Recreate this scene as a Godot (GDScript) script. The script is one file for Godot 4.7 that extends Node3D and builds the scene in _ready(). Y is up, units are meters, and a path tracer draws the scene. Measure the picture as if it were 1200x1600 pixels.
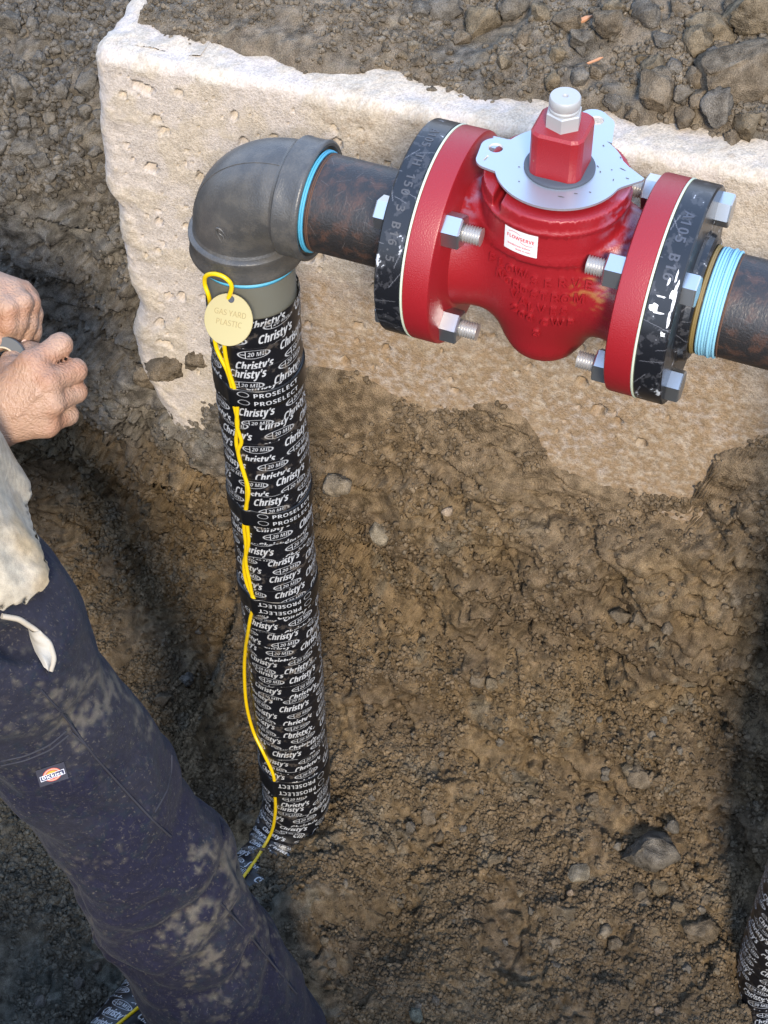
extends Node3D
# A gas valve and its wrapped riser in a trench beside an old concrete footing. Units are metres; x runs along the pipe, z towards the camera.

const CAM_AT := Vector3(0.605062, 1.012792, 1.128146)
const CAM_RIGHT := Vector3(0.9272, -0.00998, -0.37442)
const CAM_UP := Vector3(-0.27725, 0.65385, -0.704)
const CAM_FWD := Vector3(-0.25184, -0.75656, -0.60349)
const FOCAL := 2752.5
const VALVE_X := 0.2945
const RISER_R := 0.0439

var rng := RandomNumberGenerator.new()
var used := {}
var mats := {}
var n_big := FastNoiseLite.new()
var n_mid := FastNoiseLite.new()
var n_fine := FastNoiseLite.new()
var n_cell := FastNoiseLite.new()
var n_cell2 := FastNoiseLite.new()
var n_col := FastNoiseLite.new()
var n_fold := FastNoiseLite.new()
var n_crack := FastNoiseLite.new()
var screen := {}

# ---------------------------------------------------------------- small helpers

func px(x: float, y: float, depth: float) -> Vector3:
	return CAM_AT + (CAM_FWD + CAM_RIGHT * ((x - 600.0) / FOCAL) - CAM_UP * ((y - 800.0) / FOCAL)) * depth

func to_px(p: Vector3) -> Vector3:
	var d := p - CAM_AT
	var z := d.dot(CAM_FWD)
	return Vector3(600.0 + FOCAL * d.dot(CAM_RIGHT) / z, 800.0 - FOCAL * d.dot(CAM_UP) / z, z)

func srgb(r: float, g: float, b: float, a := 1.0) -> Color:
	var c := Color(r, g, b).linear_to_srgb()
	c.a = a
	return c

func numbered(called: String) -> String:
	var n: int = used.get(called, 0)
	used[called] = n + 1
	return called if n == 0 else "%s_%03d" % [called, n]

func tag(o: Node, label: String, category: String, group := "", kind := "") -> void:
	if label: o.set_meta("label", label)
	if category: o.set_meta("category", category)
	if group: o.set_meta("group", group)
	if kind: o.set_meta("kind", kind)

func thing(called: String, label: String, category: String, at := Vector3.ZERO, group := "") -> Node3D:
	var o := Node3D.new()
	o.name = numbered(called)
	add_child(o)
	o.position = at
	tag(o, label, category, group)
	return o

func put(called: String, mesh: Mesh, m: Material, parent: Node3D = null, at := Vector3.ZERO) -> MeshInstance3D:
	var o := MeshInstance3D.new()
	o.mesh = mesh
	o.material_override = m
	o.position = at
	o.name = numbered(called) if parent == null else called
	if parent == null: add_child(o)
	else: parent.add_child(o, true)
	return o

func material(c: Color, rough: float, metal := 0.0, spec := 0.5) -> StandardMaterial3D:
	var m := StandardMaterial3D.new()
	m.albedo_color = c
	m.roughness = rough
	m.metallic = metal
	m.metallic_specular = spec
	return m

func noise(kind: int, period: float, octaves: int, sd: int, gain := 0.5) -> FastNoiseLite:
	var n := FastNoiseLite.new()
	n.noise_type = kind
	n.frequency = 1.0 / period
	n.seed = sd
	n.fractal_type = FastNoiseLite.FRACTAL_FBM if octaves > 1 else FastNoiseLite.FRACTAL_NONE
	n.fractal_octaves = octaves
	n.fractal_gain = gain
	return n

func smooth(a: float, b: float, x: float) -> float:
	return smoothstep(a, b, x)

func table(x: float, t: Array) -> float:
	if x <= t[0][0]: return t[0][1]
	for i in range(1, t.size()):
		if x <= t[i][0]:
			var k: float = (x - t[i - 1][0]) / (t[i][0] - t[i - 1][0])
			return lerpf(t[i - 1][1], t[i][1], k)
	return t[t.size() - 1][1]

func catmull(a: Vector3, b: Vector3, c: Vector3, d: Vector3, t: float) -> Vector3:
	return b.cubic_interpolate(c, a, d, t)

func spline(pts: Array, per: int) -> PackedVector3Array:
	var out := PackedVector3Array()
	for i in range(pts.size() - 1):
		var a: Vector3 = pts[maxi(i - 1, 0)]
		var b: Vector3 = pts[i]
		var c: Vector3 = pts[i + 1]
		var d: Vector3 = pts[mini(i + 2, pts.size() - 1)]
		for k in per: out.append(catmull(a, b, c, d, float(k) / per))
	out.append(pts[pts.size() - 1])
	return out

# ---------------------------------------------------------------- mesh building

class Build:
	var v := PackedVector3Array()
	var n := PackedVector3Array()
	var uv := PackedVector2Array()
	var c := PackedColorArray()
	var ix := PackedInt32Array()

	func vert(p: Vector3, nn: Vector3, u := Vector2.ZERO, col := Color.WHITE) -> int:
		v.append(p); n.append(nn); uv.append(u); c.append(col)
		return v.size() - 1

	func tri(a: int, b: int, d: int) -> void:   # put in the order that agrees with the normals
		var g := (v[d] - v[a]).cross(v[b] - v[a])
		if g.dot(n[a] + n[b] + n[d]) >= 0.0: ix.append_array([a, b, d])
		else: ix.append_array([a, d, b])

	func quad(a: int, b: int, d: int, e: int) -> void:
		tri(a, b, d); tri(a, d, e)

	func lathe(prof: Array, segs: int, xf: Transform3D, smooth_deg := 32.0, us := 1.0, vs := 1.0) -> void:   # prof: Vector2(radius, height) along local y
		var m := prof.size()
		var nn := []
		for i in m - 1:
			var d: Vector2 = (prof[i + 1] - prof[i]).normalized()
			nn.append(Vector2(d.y, -d.x))
		var run := 0.0
		for i in m - 1:
			var n0: Vector2 = nn[i]
			var n1: Vector2 = nn[i]
			if i > 0 and rad_to_deg(absf(nn[i].angle_to(nn[i - 1]))) < smooth_deg: n0 = (nn[i] + nn[i - 1]).normalized()
			if i < m - 2 and rad_to_deg(absf(nn[i].angle_to(nn[i + 1]))) < smooth_deg: n1 = (nn[i] + nn[i + 1]).normalized()
			var p0: Vector2 = prof[i]
			var p1: Vector2 = prof[i + 1]
			var step := p0.distance_to(p1)
			var at := v.size()
			for k in segs + 1:
				var a := TAU * k / segs
				var e := Vector3(sin(a), 0, cos(a))
				vert(xf * (e * p0.x + Vector3(0, p0.y, 0)), (xf.basis * (e * n0.x + Vector3(0, n0.y, 0))).normalized(), Vector2(us * k / segs, vs * run))
				vert(xf * (e * p1.x + Vector3(0, p1.y, 0)), (xf.basis * (e * n1.x + Vector3(0, n1.y, 0))).normalized(), Vector2(us * k / segs, vs * (run + step)))
			for k in segs:
				var a := at + k * 2
				quad(a, a + 1, a + 3, a + 2)
			run += step

	func prism(poly: PackedVector2Array, y0: float, y1: float, xf: Transform3D, bevel := 0.0) -> void:   # outline in local x,z, extruded along y
		var inner := poly
		if bevel > 0.0:
			var off := Geometry2D.offset_polygon(poly, -bevel, Geometry2D.JOIN_MITER)
			if off.size() and off[0].size() == poly.size():
				inner = off[0]
				var best := 0
				for i in inner.size():
					if inner[i].distance_to(poly[0]) < inner[best].distance_to(poly[0]): best = i
				inner = inner.slice(best) + inner.slice(0, best)
				if inner[1].distance_to(poly[1]) > inner[inner.size() - 1].distance_to(poly[1]):
					var r := PackedVector2Array([inner[0]])
					for i in range(inner.size() - 1, 0, -1): r.append(inner[i])
					inner = r
			else: bevel = 0.0
		var rings := [[poly, y0, poly, y1 - bevel]]
		if bevel > 0.0: rings.append([poly, y1 - bevel, inner, y1])
		var mid := Vector2.ZERO
		for q in poly: mid += q / poly.size()
		for r in rings:
			for i in poly.size():
				var j := (i + 1) % poly.size()
				var a := Vector3(r[0][i].x, r[1], r[0][i].y)
				var b := Vector3(r[0][j].x, r[1], r[0][j].y)
				var d := Vector3(r[2][j].x, r[3], r[2][j].y)
				var e := Vector3(r[2][i].x, r[3], r[2][i].y)
				var g := (b - a).cross(d - a).normalized()
				var clockwise := Geometry2D.is_polygon_clockwise(poly)
				if clockwise: g = -g
				g = -g
				var w := (xf.basis * g).normalized()
				var s := vert(xf * a, w, poly[i])
				vert(xf * b, w, poly[j]); vert(xf * d, w, poly[j]); vert(xf * e, w, poly[i])
				quad(s, s + 1, s + 2, s + 3)
		for side in 2:
			var ring: PackedVector2Array = poly if side == 0 else inner
			var w2 := (xf.basis * Vector3(0, -1.0 if side == 0 else 1.0, 0)).normalized()
			var s2 := v.size()
			for q in ring: vert(xf * Vector3(q.x, y0 if side == 0 else y1, q.y), w2, q)
			var t := Geometry2D.triangulate_polygon(ring)
			for i in range(0, t.size(), 3): tri(s2 + t[i], s2 + t[i + 1], s2 + t[i + 2])

	func tube(path: PackedVector3Array, radius: Callable, segs: int, caps := true) -> void:   # radius(i, angle) -> metres
		var m := path.size()
		var t0 := (path[1] - path[0]).normalized()
		var side := t0.cross(Vector3(0.31, 0.2, 0.93)).normalized()
		var at := v.size()
		var run := 0.0
		var rows := []
		for i in m:
			var t := (path[mini(i + 1, m - 1)] - path[maxi(i - 1, 0)]).normalized()
			side = (side - t * side.dot(t)).normalized()
			var up := t.cross(side)
			if i > 0: run += path[i].distance_to(path[i - 1])
			for k in segs + 1:
				var a := TAU * k / segs
				var e := side * cos(a) + up * sin(a)
				vert(path[i] + e * float(radius.call(i, a)), e, Vector2(float(k) / segs, run))
		for i in m - 1:
			for k in segs:
				var a := at + i * (segs + 1) + k
				quad(a, a + 1, a + segs + 2, a + segs + 1)
		if caps:
			for side2 in 2:
				var i := 0 if side2 == 0 else m - 1
				var t := (path[1] - path[0]).normalized() * -1.0 if side2 == 0 else (path[m - 1] - path[m - 2]).normalized()
				var s := vert(path[i], t)
				for k in segs + 1: vert(v[at + i * (segs + 1) + k], t)
				for k in segs: tri(s, s + 1 + k, s + 2 + k)

	func sheet(p: PackedVector3Array, nu: int, nv: int, flip := false, col := PackedColorArray(), uvs := PackedVector2Array()) -> void:   # nv rows of nu points; normal = du x dv
		var at := v.size()
		var sg := -1.0 if flip else 1.0
		var nrm := PackedVector3Array()
		nrm.resize(p.size())
		for j in nv:
			var r0 := maxi(j - 1, 0) * nu
			var r1 := mini(j + 1, nv - 1) * nu
			for i in nu:
				var du := p[j * nu + mini(i + 1, nu - 1)] - p[j * nu + maxi(i - 1, 0)]
				var dv := p[r1 + i] - p[r0 + i]
				nrm[j * nu + i] = du.cross(dv).normalized() * sg
		v.append_array(p)
		n.append_array(nrm)
		if col.size() == p.size(): c.append_array(col)
		else:
			var w := PackedColorArray()
			w.resize(p.size())
			w.fill(Color.WHITE)
			c.append_array(w)
		if uvs.size() == p.size(): uv.append_array(uvs)
		else:
			var z := PackedVector2Array()
			z.resize(p.size())
			uv.append_array(z)
		var f := PackedInt32Array()
		f.resize((nu - 1) * (nv - 1) * 6)
		var w2 := 0
		for j in nv - 1:
			for i in nu - 1:
				var a := at + j * nu + i
				var b := a + 1
				var d := a + nu + 1
				var e := a + nu
				if flip:
					f[w2] = a; f[w2 + 1] = b; f[w2 + 2] = d; f[w2 + 3] = a; f[w2 + 4] = d; f[w2 + 5] = e
				else:
					f[w2] = a; f[w2 + 1] = d; f[w2 + 2] = b; f[w2 + 3] = a; f[w2 + 4] = e; f[w2 + 5] = d
				w2 += 6
		ix.append_array(f)

	func take(m: Mesh, xf: Transform3D) -> void:
		for s in m.get_surface_count() if m is ArrayMesh else 1:
			var a: Array = m.surface_get_arrays(s) if m is ArrayMesh else m.get_mesh_arrays()
			var at := v.size()
			var mv: PackedVector3Array = a[Mesh.ARRAY_VERTEX]
			var mn: PackedVector3Array = a[Mesh.ARRAY_NORMAL]
			for i in mv.size(): vert(xf * mv[i], (xf.basis * mn[i]).normalized())
			if a[Mesh.ARRAY_INDEX] != null:
				for i in a[Mesh.ARRAY_INDEX]: ix.append(at + i)
			else:
				for i in mv.size(): ix.append(at + i)

	# naive surface nets of a signed distance, sampled only in blocks near the surface
	func nets(fn: Callable, lo: Vector3, hi: Vector3, cell: float, color = null) -> void:
		const B := 8
		var nx := int(ceil((hi.x - lo.x) / cell / B)) * B
		var ny := int(ceil((hi.y - lo.y) / cell / B)) * B
		var nz := int(ceil((hi.z - lo.z) / cell / B)) * B
		var sx := nx + 1
		var sy := ny + 1
		var val := PackedFloat32Array()
		val.resize(sx * sy * (nz + 1))
		val.fill(1e9)
		var id := PackedInt32Array()
		id.resize(sx * sy * (nz + 1))
		id.fill(-1)
		var reach := cell * B * 0.87 * 1.25 + cell
		var active := []
		for bz in nz / B:
			for by in ny / B:
				for bx in nx / B:
					var mid := lo + (Vector3(bx, by, bz) + Vector3(0.5, 0.5, 0.5)) * (cell * B)
					if absf(fn.call(mid)) > reach: continue
					active.append([bx * B, by * B, bz * B])
					for k in B + 1:
						for j in B + 1:
							for i in B + 1:
								var q := (bx * B + i) + sx * ((by * B + j) + sy * (bz * B + k))
								if val[q] > 1e8: val[q] = fn.call(lo + Vector3(bx * B + i, by * B + j, bz * B + k) * cell)
		var offs := [0, 1, sx, sx + 1, sx * sy, sx * sy + 1, sx * sy + sx, sx * sy + sx + 1]
		var edges := [[0, 1], [2, 3], [4, 5], [6, 7], [0, 2], [1, 3], [4, 6], [5, 7], [0, 4], [1, 5], [2, 6], [3, 7]]
		for blk in active:
			for k in B:
				for j in B:
					for i in B:
						var ci: int = blk[0] + i
						var cj: int = blk[1] + j
						var ck: int = blk[2] + k
						var q := ci + sx * (cj + sy * ck)
						var neg := 0
						for o in offs: if val[q + o] < 0.0: neg += 1
						if neg == 0 or neg == 8: continue
						var s := Vector3.ZERO
						var cnt := 0
						for e in edges:
							var a := val[q + offs[e[0]]]
							var b := val[q + offs[e[1]]]
							if (a < 0.0) != (b < 0.0):
								var t := a / (a - b)
								var pa := Vector3(e[0] & 1, (e[0] >> 1) & 1, e[0] >> 2)
								var pb := Vector3(e[1] & 1, (e[1] >> 1) & 1, e[1] >> 2)
								s += pa.lerp(pb, t)
								cnt += 1
						var p := lo + (Vector3(ci, cj, ck) + s / cnt) * cell
						var c0 := val[q]
						var c1 := val[q + offs[1]]
						var c2 := val[q + offs[2]]
						var c3 := val[q + offs[3]]
						var c4 := val[q + offs[4]]
						var c5 := val[q + offs[5]]
						var c6 := val[q + offs[6]]
						var c7 := val[q + offs[7]]
						var g := Vector3(c1 + c3 + c5 + c7 - c0 - c2 - c4 - c6, c2 + c3 + c6 + c7 - c0 - c1 - c4 - c5, c4 + c5 + c6 + c7 - c0 - c1 - c2 - c3).normalized()
						id[q] = vert(p, g, Vector2.ZERO, color.call(p, g) if color != null else Color.WHITE)
		var st := [1, sx, sx * sy]
		for blk in active:
			for k in B:
				for j in B:
					for i in B:
						var ci: int = blk[0] + i
						var cj: int = blk[1] + j
						var ck: int = blk[2] + k
						if ci == 0 or cj == 0 or ck == 0: continue
						var q := ci + sx * (cj + sy * ck)
						for ax in 3:
							if (val[q] < 0.0) == (val[q + st[ax]] < 0.0) or val[q + st[ax]] > 1e8: continue
							var u: int = st[(ax + 1) % 3]
							var w: int = st[(ax + 2) % 3]
							var a := id[q]
							var b := id[q - u]
							var d := id[q - u - w]
							var e := id[q - w]
							if a < 0 or b < 0 or d < 0 or e < 0: continue
							quad(a, b, d, e)

	func mesh() -> ArrayMesh:
		var a := []
		a.resize(Mesh.ARRAY_MAX)
		a[Mesh.ARRAY_VERTEX] = v
		a[Mesh.ARRAY_NORMAL] = n
		a[Mesh.ARRAY_TEX_UV] = uv
		a[Mesh.ARRAY_COLOR] = c
		a[Mesh.ARRAY_INDEX] = ix
		var m := ArrayMesh.new()
		m.add_surface_from_arrays(Mesh.PRIMITIVE_TRIANGLES, a)
		return m

func along_x(at: Vector3) -> Transform3D:   # local y -> world x
	return Transform3D(Basis(Vector3(0, 0, 1), Vector3(1, 0, 0), Vector3(0, 1, 0)), at)

func capsule(p: Vector3, a: Vector3, b: Vector3, ra: float, rb: float) -> float:
	var d := b - a
	var t := clampf((p - a).dot(d) / d.length_squared(), 0.0, 1.0)
	return p.distance_to(a + d * t) - lerpf(ra, rb, t)

func smin(a: float, b: float, k: float) -> float:
	var h := maxf(k - absf(a - b), 0.0) / k
	return minf(a, b) - h * h * k * 0.25

# ---------------------------------------------------------------- textures

func face(bold := true) -> SystemFont:
	var f := SystemFont.new()
	f.font_names = PackedStringArray(["Droid Sans"])
	f.font_weight = 700 if bold else 400
	return f

func text_mesh(t: String, height: float, depth: float, bold := true) -> TextMesh:
	var m := TextMesh.new()
	m.font = face(bold)
	m.text = t
	m.font_size = 48
	m.pixel_size = height / 34.0   # cap height of 48 px type is about 34 px
	m.depth = depth
	m.curve_step = 3.0
	return m

func stamp(t: String, cap_px: float, squeeze: float, shear: float, col: Color, bold := true) -> Image:   # writing drawn into a small picture
	var tm := text_mesh(t, cap_px, 0.0, bold)
	var a := tm.get_mesh_arrays()
	var vs: PackedVector3Array = a[Mesh.ARRAY_VERTEX]
	var order := PackedInt32Array()
	if a[Mesh.ARRAY_INDEX] != null: order = a[Mesh.ARRAY_INDEX]
	else:
		for i in vs.size(): order.append(i)
	var q := PackedVector2Array()
	var lo := Vector2(1e9, 1e9)
	var hi := Vector2(-1e9, -1e9)
	for p in vs:
		var s := Vector2((p.x + p.y * shear) * squeeze, -p.y)
		q.append(s)
		lo = lo.min(s)
		hi = hi.max(s)
	lo -= Vector2(1, 1)
	var w := int(hi.x - lo.x) + 3
	var h := int(hi.y - lo.y) + 3
	var cov := PackedFloat32Array()
	cov.resize(w * 3 * h * 3)
	for i in range(0, order.size(), 3):
		var A := (q[order[i]] - lo) * 3.0
		var B := (q[order[i + 1]] - lo) * 3.0
		var C := (q[order[i + 2]] - lo) * 3.0
		var ar := (B - A).cross(C - A)
		if absf(ar) < 1e-6: continue
		for y in range(maxi(0, int(minf(A.y, minf(B.y, C.y)))), mini(h * 3, int(maxf(A.y, maxf(B.y, C.y))) + 1)):
			for x in range(maxi(0, int(minf(A.x, minf(B.x, C.x)))), mini(w * 3, int(maxf(A.x, maxf(B.x, C.x))) + 1)):
				var s := Vector2(x + 0.5, y + 0.5)
				var u := (B - A).cross(s - A) / ar
				var v := (C - B).cross(s - B) / ar
				var z := (A - C).cross(s - C) / ar
				if u >= 0.0 and v >= 0.0 and z >= 0.0: cov[y * w * 3 + x] = 1.0
	var im := Image.create(w, h, false, Image.FORMAT_RGBA8)
	for y in h:
		for x in w:
			var s := 0.0
			for j in 3:
				for i in 3: s += cov[(y * 3 + j) * w * 3 + x * 3 + i]
			im.set_pixel(x, y, Color(col.r, col.g, col.b, s / 9.0))
	return im

func lay(im: Image, st: Image, x: int, y: int) -> void:   # repeats round the picture's sides
	var w := im.get_width()
	x = posmod(x, w)
	im.blend_rect(st, Rect2i(Vector2i.ZERO, st.get_size()), Vector2i(x, y))
	if x + st.get_width() > w: im.blend_rect(st, Rect2i(Vector2i.ZERO, st.get_size()), Vector2i(x - w, y))

func ellipse(w: int, h: int, line: float, col: Color) -> Image:
	var im := Image.create(w, h, false, Image.FORMAT_RGBA8)
	for y in h:
		for x in w:
			var d := Vector2((x + 0.5) / w * 2 - 1, (y + 0.5) / h * 2 - 1)
			var e := (d.length() - 1.0) * h * 0.5 + line
			var k := clampf(1.3 - absf(e - line * 0.5) / (line * 0.5), 0, 1)
			im.set_pixel(x, y, Color(col.r, col.g, col.b, k))
	return im

func grey_picture(size: int, layers: Array, lo := 0.0, hi := 1.0) -> Image:   # layers: [noise, weight]
	var pics := []
	var sum := 0.0
	for l in layers:
		pics.append(l[0].get_seamless_image(size, size).get_data())
		sum += l[1]
	var out := PackedByteArray()
	out.resize(size * size)
	for i in size * size:
		var s := 0.0
		for k in layers.size(): s += pics[k][i] * layers[k][1]
		out[i] = int(clampf(lo * 255.0 + (hi - lo) * s / sum, 0, 255))
	return Image.create_from_data(size, size, false, Image.FORMAT_L8, out)

func tex(im: Image) -> ImageTexture:
	return ImageTexture.create_from_image(im)

func make_materials() -> void:
	# soil: grains and mottling that tint the colour of each place
	var g1 := noise(FastNoiseLite.TYPE_SIMPLEX_SMOOTH, 7.0, 3, 3, 0.6)
	var g2 := noise(FastNoiseLite.TYPE_CELLULAR, 14.0, 2, 4)
	var g3 := noise(FastNoiseLite.TYPE_SIMPLEX_SMOOTH, 90.0, 4, 5)
	var soil_alb := grey_picture(1024, [[g1, 1.0], [g3, 0.8]], 0.1, 1.3)
	var soil_h := grey_picture(1024, [[g1, 0.8], [g2, 0.9], [g3, 0.6]])
	var m := material(Color(1, 1, 1), 1.0, 0, 0.1)
	m.albedo_color = Color(1, 1, 1)
	m.vertex_color_use_as_albedo = true
	m.albedo_texture = tex(soil_alb)
	m.heightmap_enabled = true
	m.heightmap_texture = tex(soil_h)
	m.heightmap_scale = 0.35
	m.uv1_triplanar = true
	m.uv1_world_triplanar = true
	m.uv1_scale = Vector3.ONE * 4.6
	mats.soil = m
	# concrete
	var c := material(Color(1, 1, 1), 0.92, 0, 0.3)
	c.vertex_color_use_as_albedo = true
	var k1 := noise(FastNoiseLite.TYPE_SIMPLEX_SMOOTH, 11.0, 3, 11, 0.65)
	var k2 := noise(FastNoiseLite.TYPE_CELLULAR, 17.0, 1, 12)
	c.albedo_texture = tex(grey_picture(1024, [[k1, 1.0], [k2, 0.5], [g3, 0.4]], 0.66, 1.2))
	c.heightmap_enabled = true
	c.heightmap_texture = tex(grey_picture(1024, [[k1, 1.0], [k2, 0.7]]))
	c.heightmap_scale = 0.11
	c.uv1_triplanar = true
	c.uv1_world_triplanar = true
	c.uv1_scale = Vector3.ONE * 4.1
	mats.concrete = c
	# red enamel over a rough casting
	var r := material(srgb(0.2, 0.009, 0.01), 0.4, 0, 0.5)
	var o1 := noise(FastNoiseLite.TYPE_SIMPLEX_SMOOTH, 10.0, 3, 21)
	r.heightmap_enabled = true
	r.heightmap_texture = tex(grey_picture(512, [[o1, 1.0]]))
	r.heightmap_scale = 0.022
	r.uv1_triplanar = true
	r.uv1_scale = Vector3.ONE * 12.0
	r.vertex_color_use_as_albedo = true
	r.albedo_color = Color(1, 1, 1)
	mats.red = r
	# dark mill scale with rust and scratches
	var ps := Image.create(512, 512, false, Image.FORMAT_RGBA8)
	var pn := noise(FastNoiseLite.TYPE_SIMPLEX_SMOOTH, 60.0, 5, 31, 0.6).get_seamless_image(512, 512)
	var pf := noise(FastNoiseLite.TYPE_SIMPLEX_SMOOTH, 6.0, 2, 32).get_seamless_image(512, 512)
	var dark := srgb(0.022, 0.02, 0.02)
	var rust := srgb(0.062, 0.034, 0.025)
	for y in 512:
		for x in 512:
			var t := smooth(0.42, 0.72, pn.get_pixel(x, y).r * 0.75 + pf.get_pixel(x, y).r * 0.25)
			ps.set_pixel(x, y, dark.lerp(rust, t))
	rng.seed = 71
	for i in 120:
		var a := Vector2(rng.randf() * 512, rng.randf() * 512)
		var dir := Vector2.from_angle(rng.randf() * TAU)
		var col := srgb(0.2, 0.19, 0.18) if rng.randf() < 0.6 else srgb(0.14, 0.085, 0.06)
		for s in rng.randi_range(5, 40):
			var q := a + dir * s
			ps.set_pixel(posmod(int(q.x), 512), posmod(int(q.y), 512), ps.get_pixel(posmod(int(q.x), 512), posmod(int(q.y), 512)).lerp(col, 0.6))
	var pm := material(Color(1, 1, 1), 0.42, 0.15, 0.5)
	pm.albedo_texture = tex(ps)
	pm.uv1_triplanar = true
	pm.uv1_scale = Vector3.ONE * 6.0
	pm.heightmap_enabled = true
	pm.heightmap_texture = tex(grey_picture(512, [[o1, 1.0]]))
	pm.heightmap_scale = 0.03
	mats.pipe = pm
	# black malleable iron
	var im := Image.create(512, 512, false, Image.FORMAT_RGBA8)
	var e1 := srgb(0.058, 0.057, 0.056)
	var e2 := srgb(0.098, 0.09, 0.08)
	for y in 512:
		for x in 512:
			var t := pn.get_pixel(x, y).r * 0.7 + pf.get_pixel(y, x).r * 0.3
			im.set_pixel(x, y, e1.lerp(e2, smooth(0.3, 0.75, t)))
	var iron := material(Color(1, 1, 1), 0.37, 0.2, 0.5)
	iron.albedo_texture = tex(im)
	iron.uv1_triplanar = true
	iron.uv1_scale = Vector3.ONE * 5.0
	iron.heightmap_enabled = true
	iron.heightmap_texture = tex(grey_picture(512, [[noise(FastNoiseLite.TYPE_SIMPLEX_SMOOTH, 5.0, 2, 33), 1.0]]))
	iron.heightmap_scale = 0.03
	mats.iron = iron
	# black paint chipped to bright primer
	var bp := Image.create(1024, 256, false, Image.FORMAT_RGBA8)
	bp.fill(srgb(0.008, 0.0085, 0.0105))
	var chip := noise(FastNoiseLite.TYPE_SIMPLEX_SMOOTH, 26.0, 4, 41, 0.62)
	for y in 256:
		for x in 1024:
			var t := chip.get_noise_2d(x * 0.8, y * 1.5)
			var b := chip.get_noise_2d(x * 0.1 + 700, y * 0.1)
			if t + b * 0.55 > 0.62: bp.set_pixel(x, y, srgb(0.42, 0.43, 0.45))
			elif t > 0.2: bp.set_pixel(x, y, srgb(0.03, 0.03, 0.034))
	for i in 160:
		var a := Vector2(rng.randf() * 1024, rng.randf() * 256)
		var dir := Vector2.from_angle(rng.randf_range(-0.5, 0.5) + (PI / 2 if rng.randf() < 0.4 else 0.0))
		for s in rng.randi_range(6, 60):
			var q := a + dir * s
			bp.set_pixel(posmod(int(q.x), 1024), posmod(int(q.y), 256), srgb(0.11, 0.11, 0.12))
	mats.black_pic = bp
	var bk := material(Color(1, 1, 1), 0.3, 0, 0.5)
	bk.albedo_texture = tex(bp)
	mats.black = bk
	mats.black_plain = material(srgb(0.009, 0.009, 0.01), 0.32, 0, 0.5)
	mats.zinc = material(srgb(0.5, 0.51, 0.52), 0.3, 0.95, 0.5)
	mats.zinc_thread = material(srgb(0.52, 0.5, 0.48), 0.32, 0.7, 0.5)
	mats.plate = material(srgb(0.42, 0.46, 0.5), 0.4, 0.75, 0.5)
	mats.gasket = material(srgb(0.46, 0.5, 0.38), 0.6)
	mats.cord = material(srgb(0.06, 0.3, 0.46), 0.55)
	mats.rust = material(srgb(0.085, 0.038, 0.02), 0.8)
	mats.dope = material(srgb(0.16, 0.11, 0.035), 0.5)
	mats.wire = material(srgb(0.62, 0.42, 0.004), 0.35)
	mats.rubber = material(srgb(0.045, 0.05, 0.065), 0.6)
	mats.grey_coat = material(srgb(0.125, 0.125, 0.105), 0.42)
	mats.fitting = material(srgb(0.36, 0.355, 0.35), 0.45, 0.3, 0.5)
	mats.white = material(srgb(0.55, 0.54, 0.53), 0.6)

# ---------------------------------------------------------------- tape wrap pictures

const TAPE_PX := 2200.0   # picture pixels per metre
const TURN := 0.027       # height of tape left showing by each turn

func tape_picture(length: float, sd: int) -> Image:
	var r := RandomNumberGenerator.new()
	r.seed = sd
	var w := int(TAU * RISER_R * TAPE_PX)
	var h := int(length * TAPE_PX)
	var black := srgb(0.0055, 0.0055, 0.007)
	var white := srgb(0.42, 0.43, 0.45)
	var word := stamp("Christy's", 22.0, 0.63, 0.36, white)
	var heavy := Image.create(word.get_width() + 2, word.get_height(), false, Image.FORMAT_RGBA8)
	for k in 2: heavy.blend_rect(word, Rect2i(Vector2i.ZERO, word.get_size()), Vector2i(k, 0))
	word = heavy
	var mil := stamp("20 MIL", 10.5, 0.92, 0.2, white)
	var oval := ellipse(74, 24, 1.8, white)
	oval.blend_rect(mil, Rect2i(Vector2i.ZERO, mil.get_size()), Vector2i(22, 24 / 2 - mil.get_height() / 2))
	oval.fill_rect(Rect2i(18, 3, 2, 18), white)
	oval.fill_rect(Rect2i(7, 11, 11, 2), white)
	var im := Image.create(w, h, false, Image.FORMAT_RGBA8)
	var turn_px := int(TURN * TAPE_PX)
	var y := 0
	while y < h:
		var st := Image.create(w, turn_px, false, Image.FORMAT_RGBA8)
		st.fill(black)
		var x0 := r.randi_range(0, w)
		var y0 := r.randi_range(-30, 8)
		var slot := w / 3
		for row in 4:
			var yy := y0 + row * 32
			for k in 3:
				var xx := x0 + k * slot + (slot / 2 if row % 2 else 0) + r.randi_range(-4, 4)
				lay(st, word, xx, yy)
				lay(st, oval, xx + slot / 2 + 8, yy + 3)
		st.fill_rect(Rect2i(0, turn_px - 1, w, 1), srgb(0.05, 0.05, 0.055))
		im.blit_rect(st, Rect2i(0, 0, w, turn_px), Vector2i(0, y))
		y += turn_px
	# smears of clay on the print
	var nz := noise(FastNoiseLite.TYPE_SIMPLEX_SMOOTH, 55.0, 4, sd + 5, 0.6)
	var clay := srgb(0.15, 0.12, 0.09)
	for yy in h:
		for xx in w:
			var t := nz.get_noise_2d(xx, yy)
			if t > 0.22: im.set_pixel(xx, yy, im.get_pixel(xx, yy).lerp(clay, 0.5 * smooth(0.22, 0.5, t)))
	return im

func tape_material(length: float, sd: int) -> StandardMaterial3D:
	var m := material(Color(1, 1, 1), 0.36, 0, 0.5)
	m.albedo_texture = tex(tape_picture(length, sd))
	return m

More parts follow.
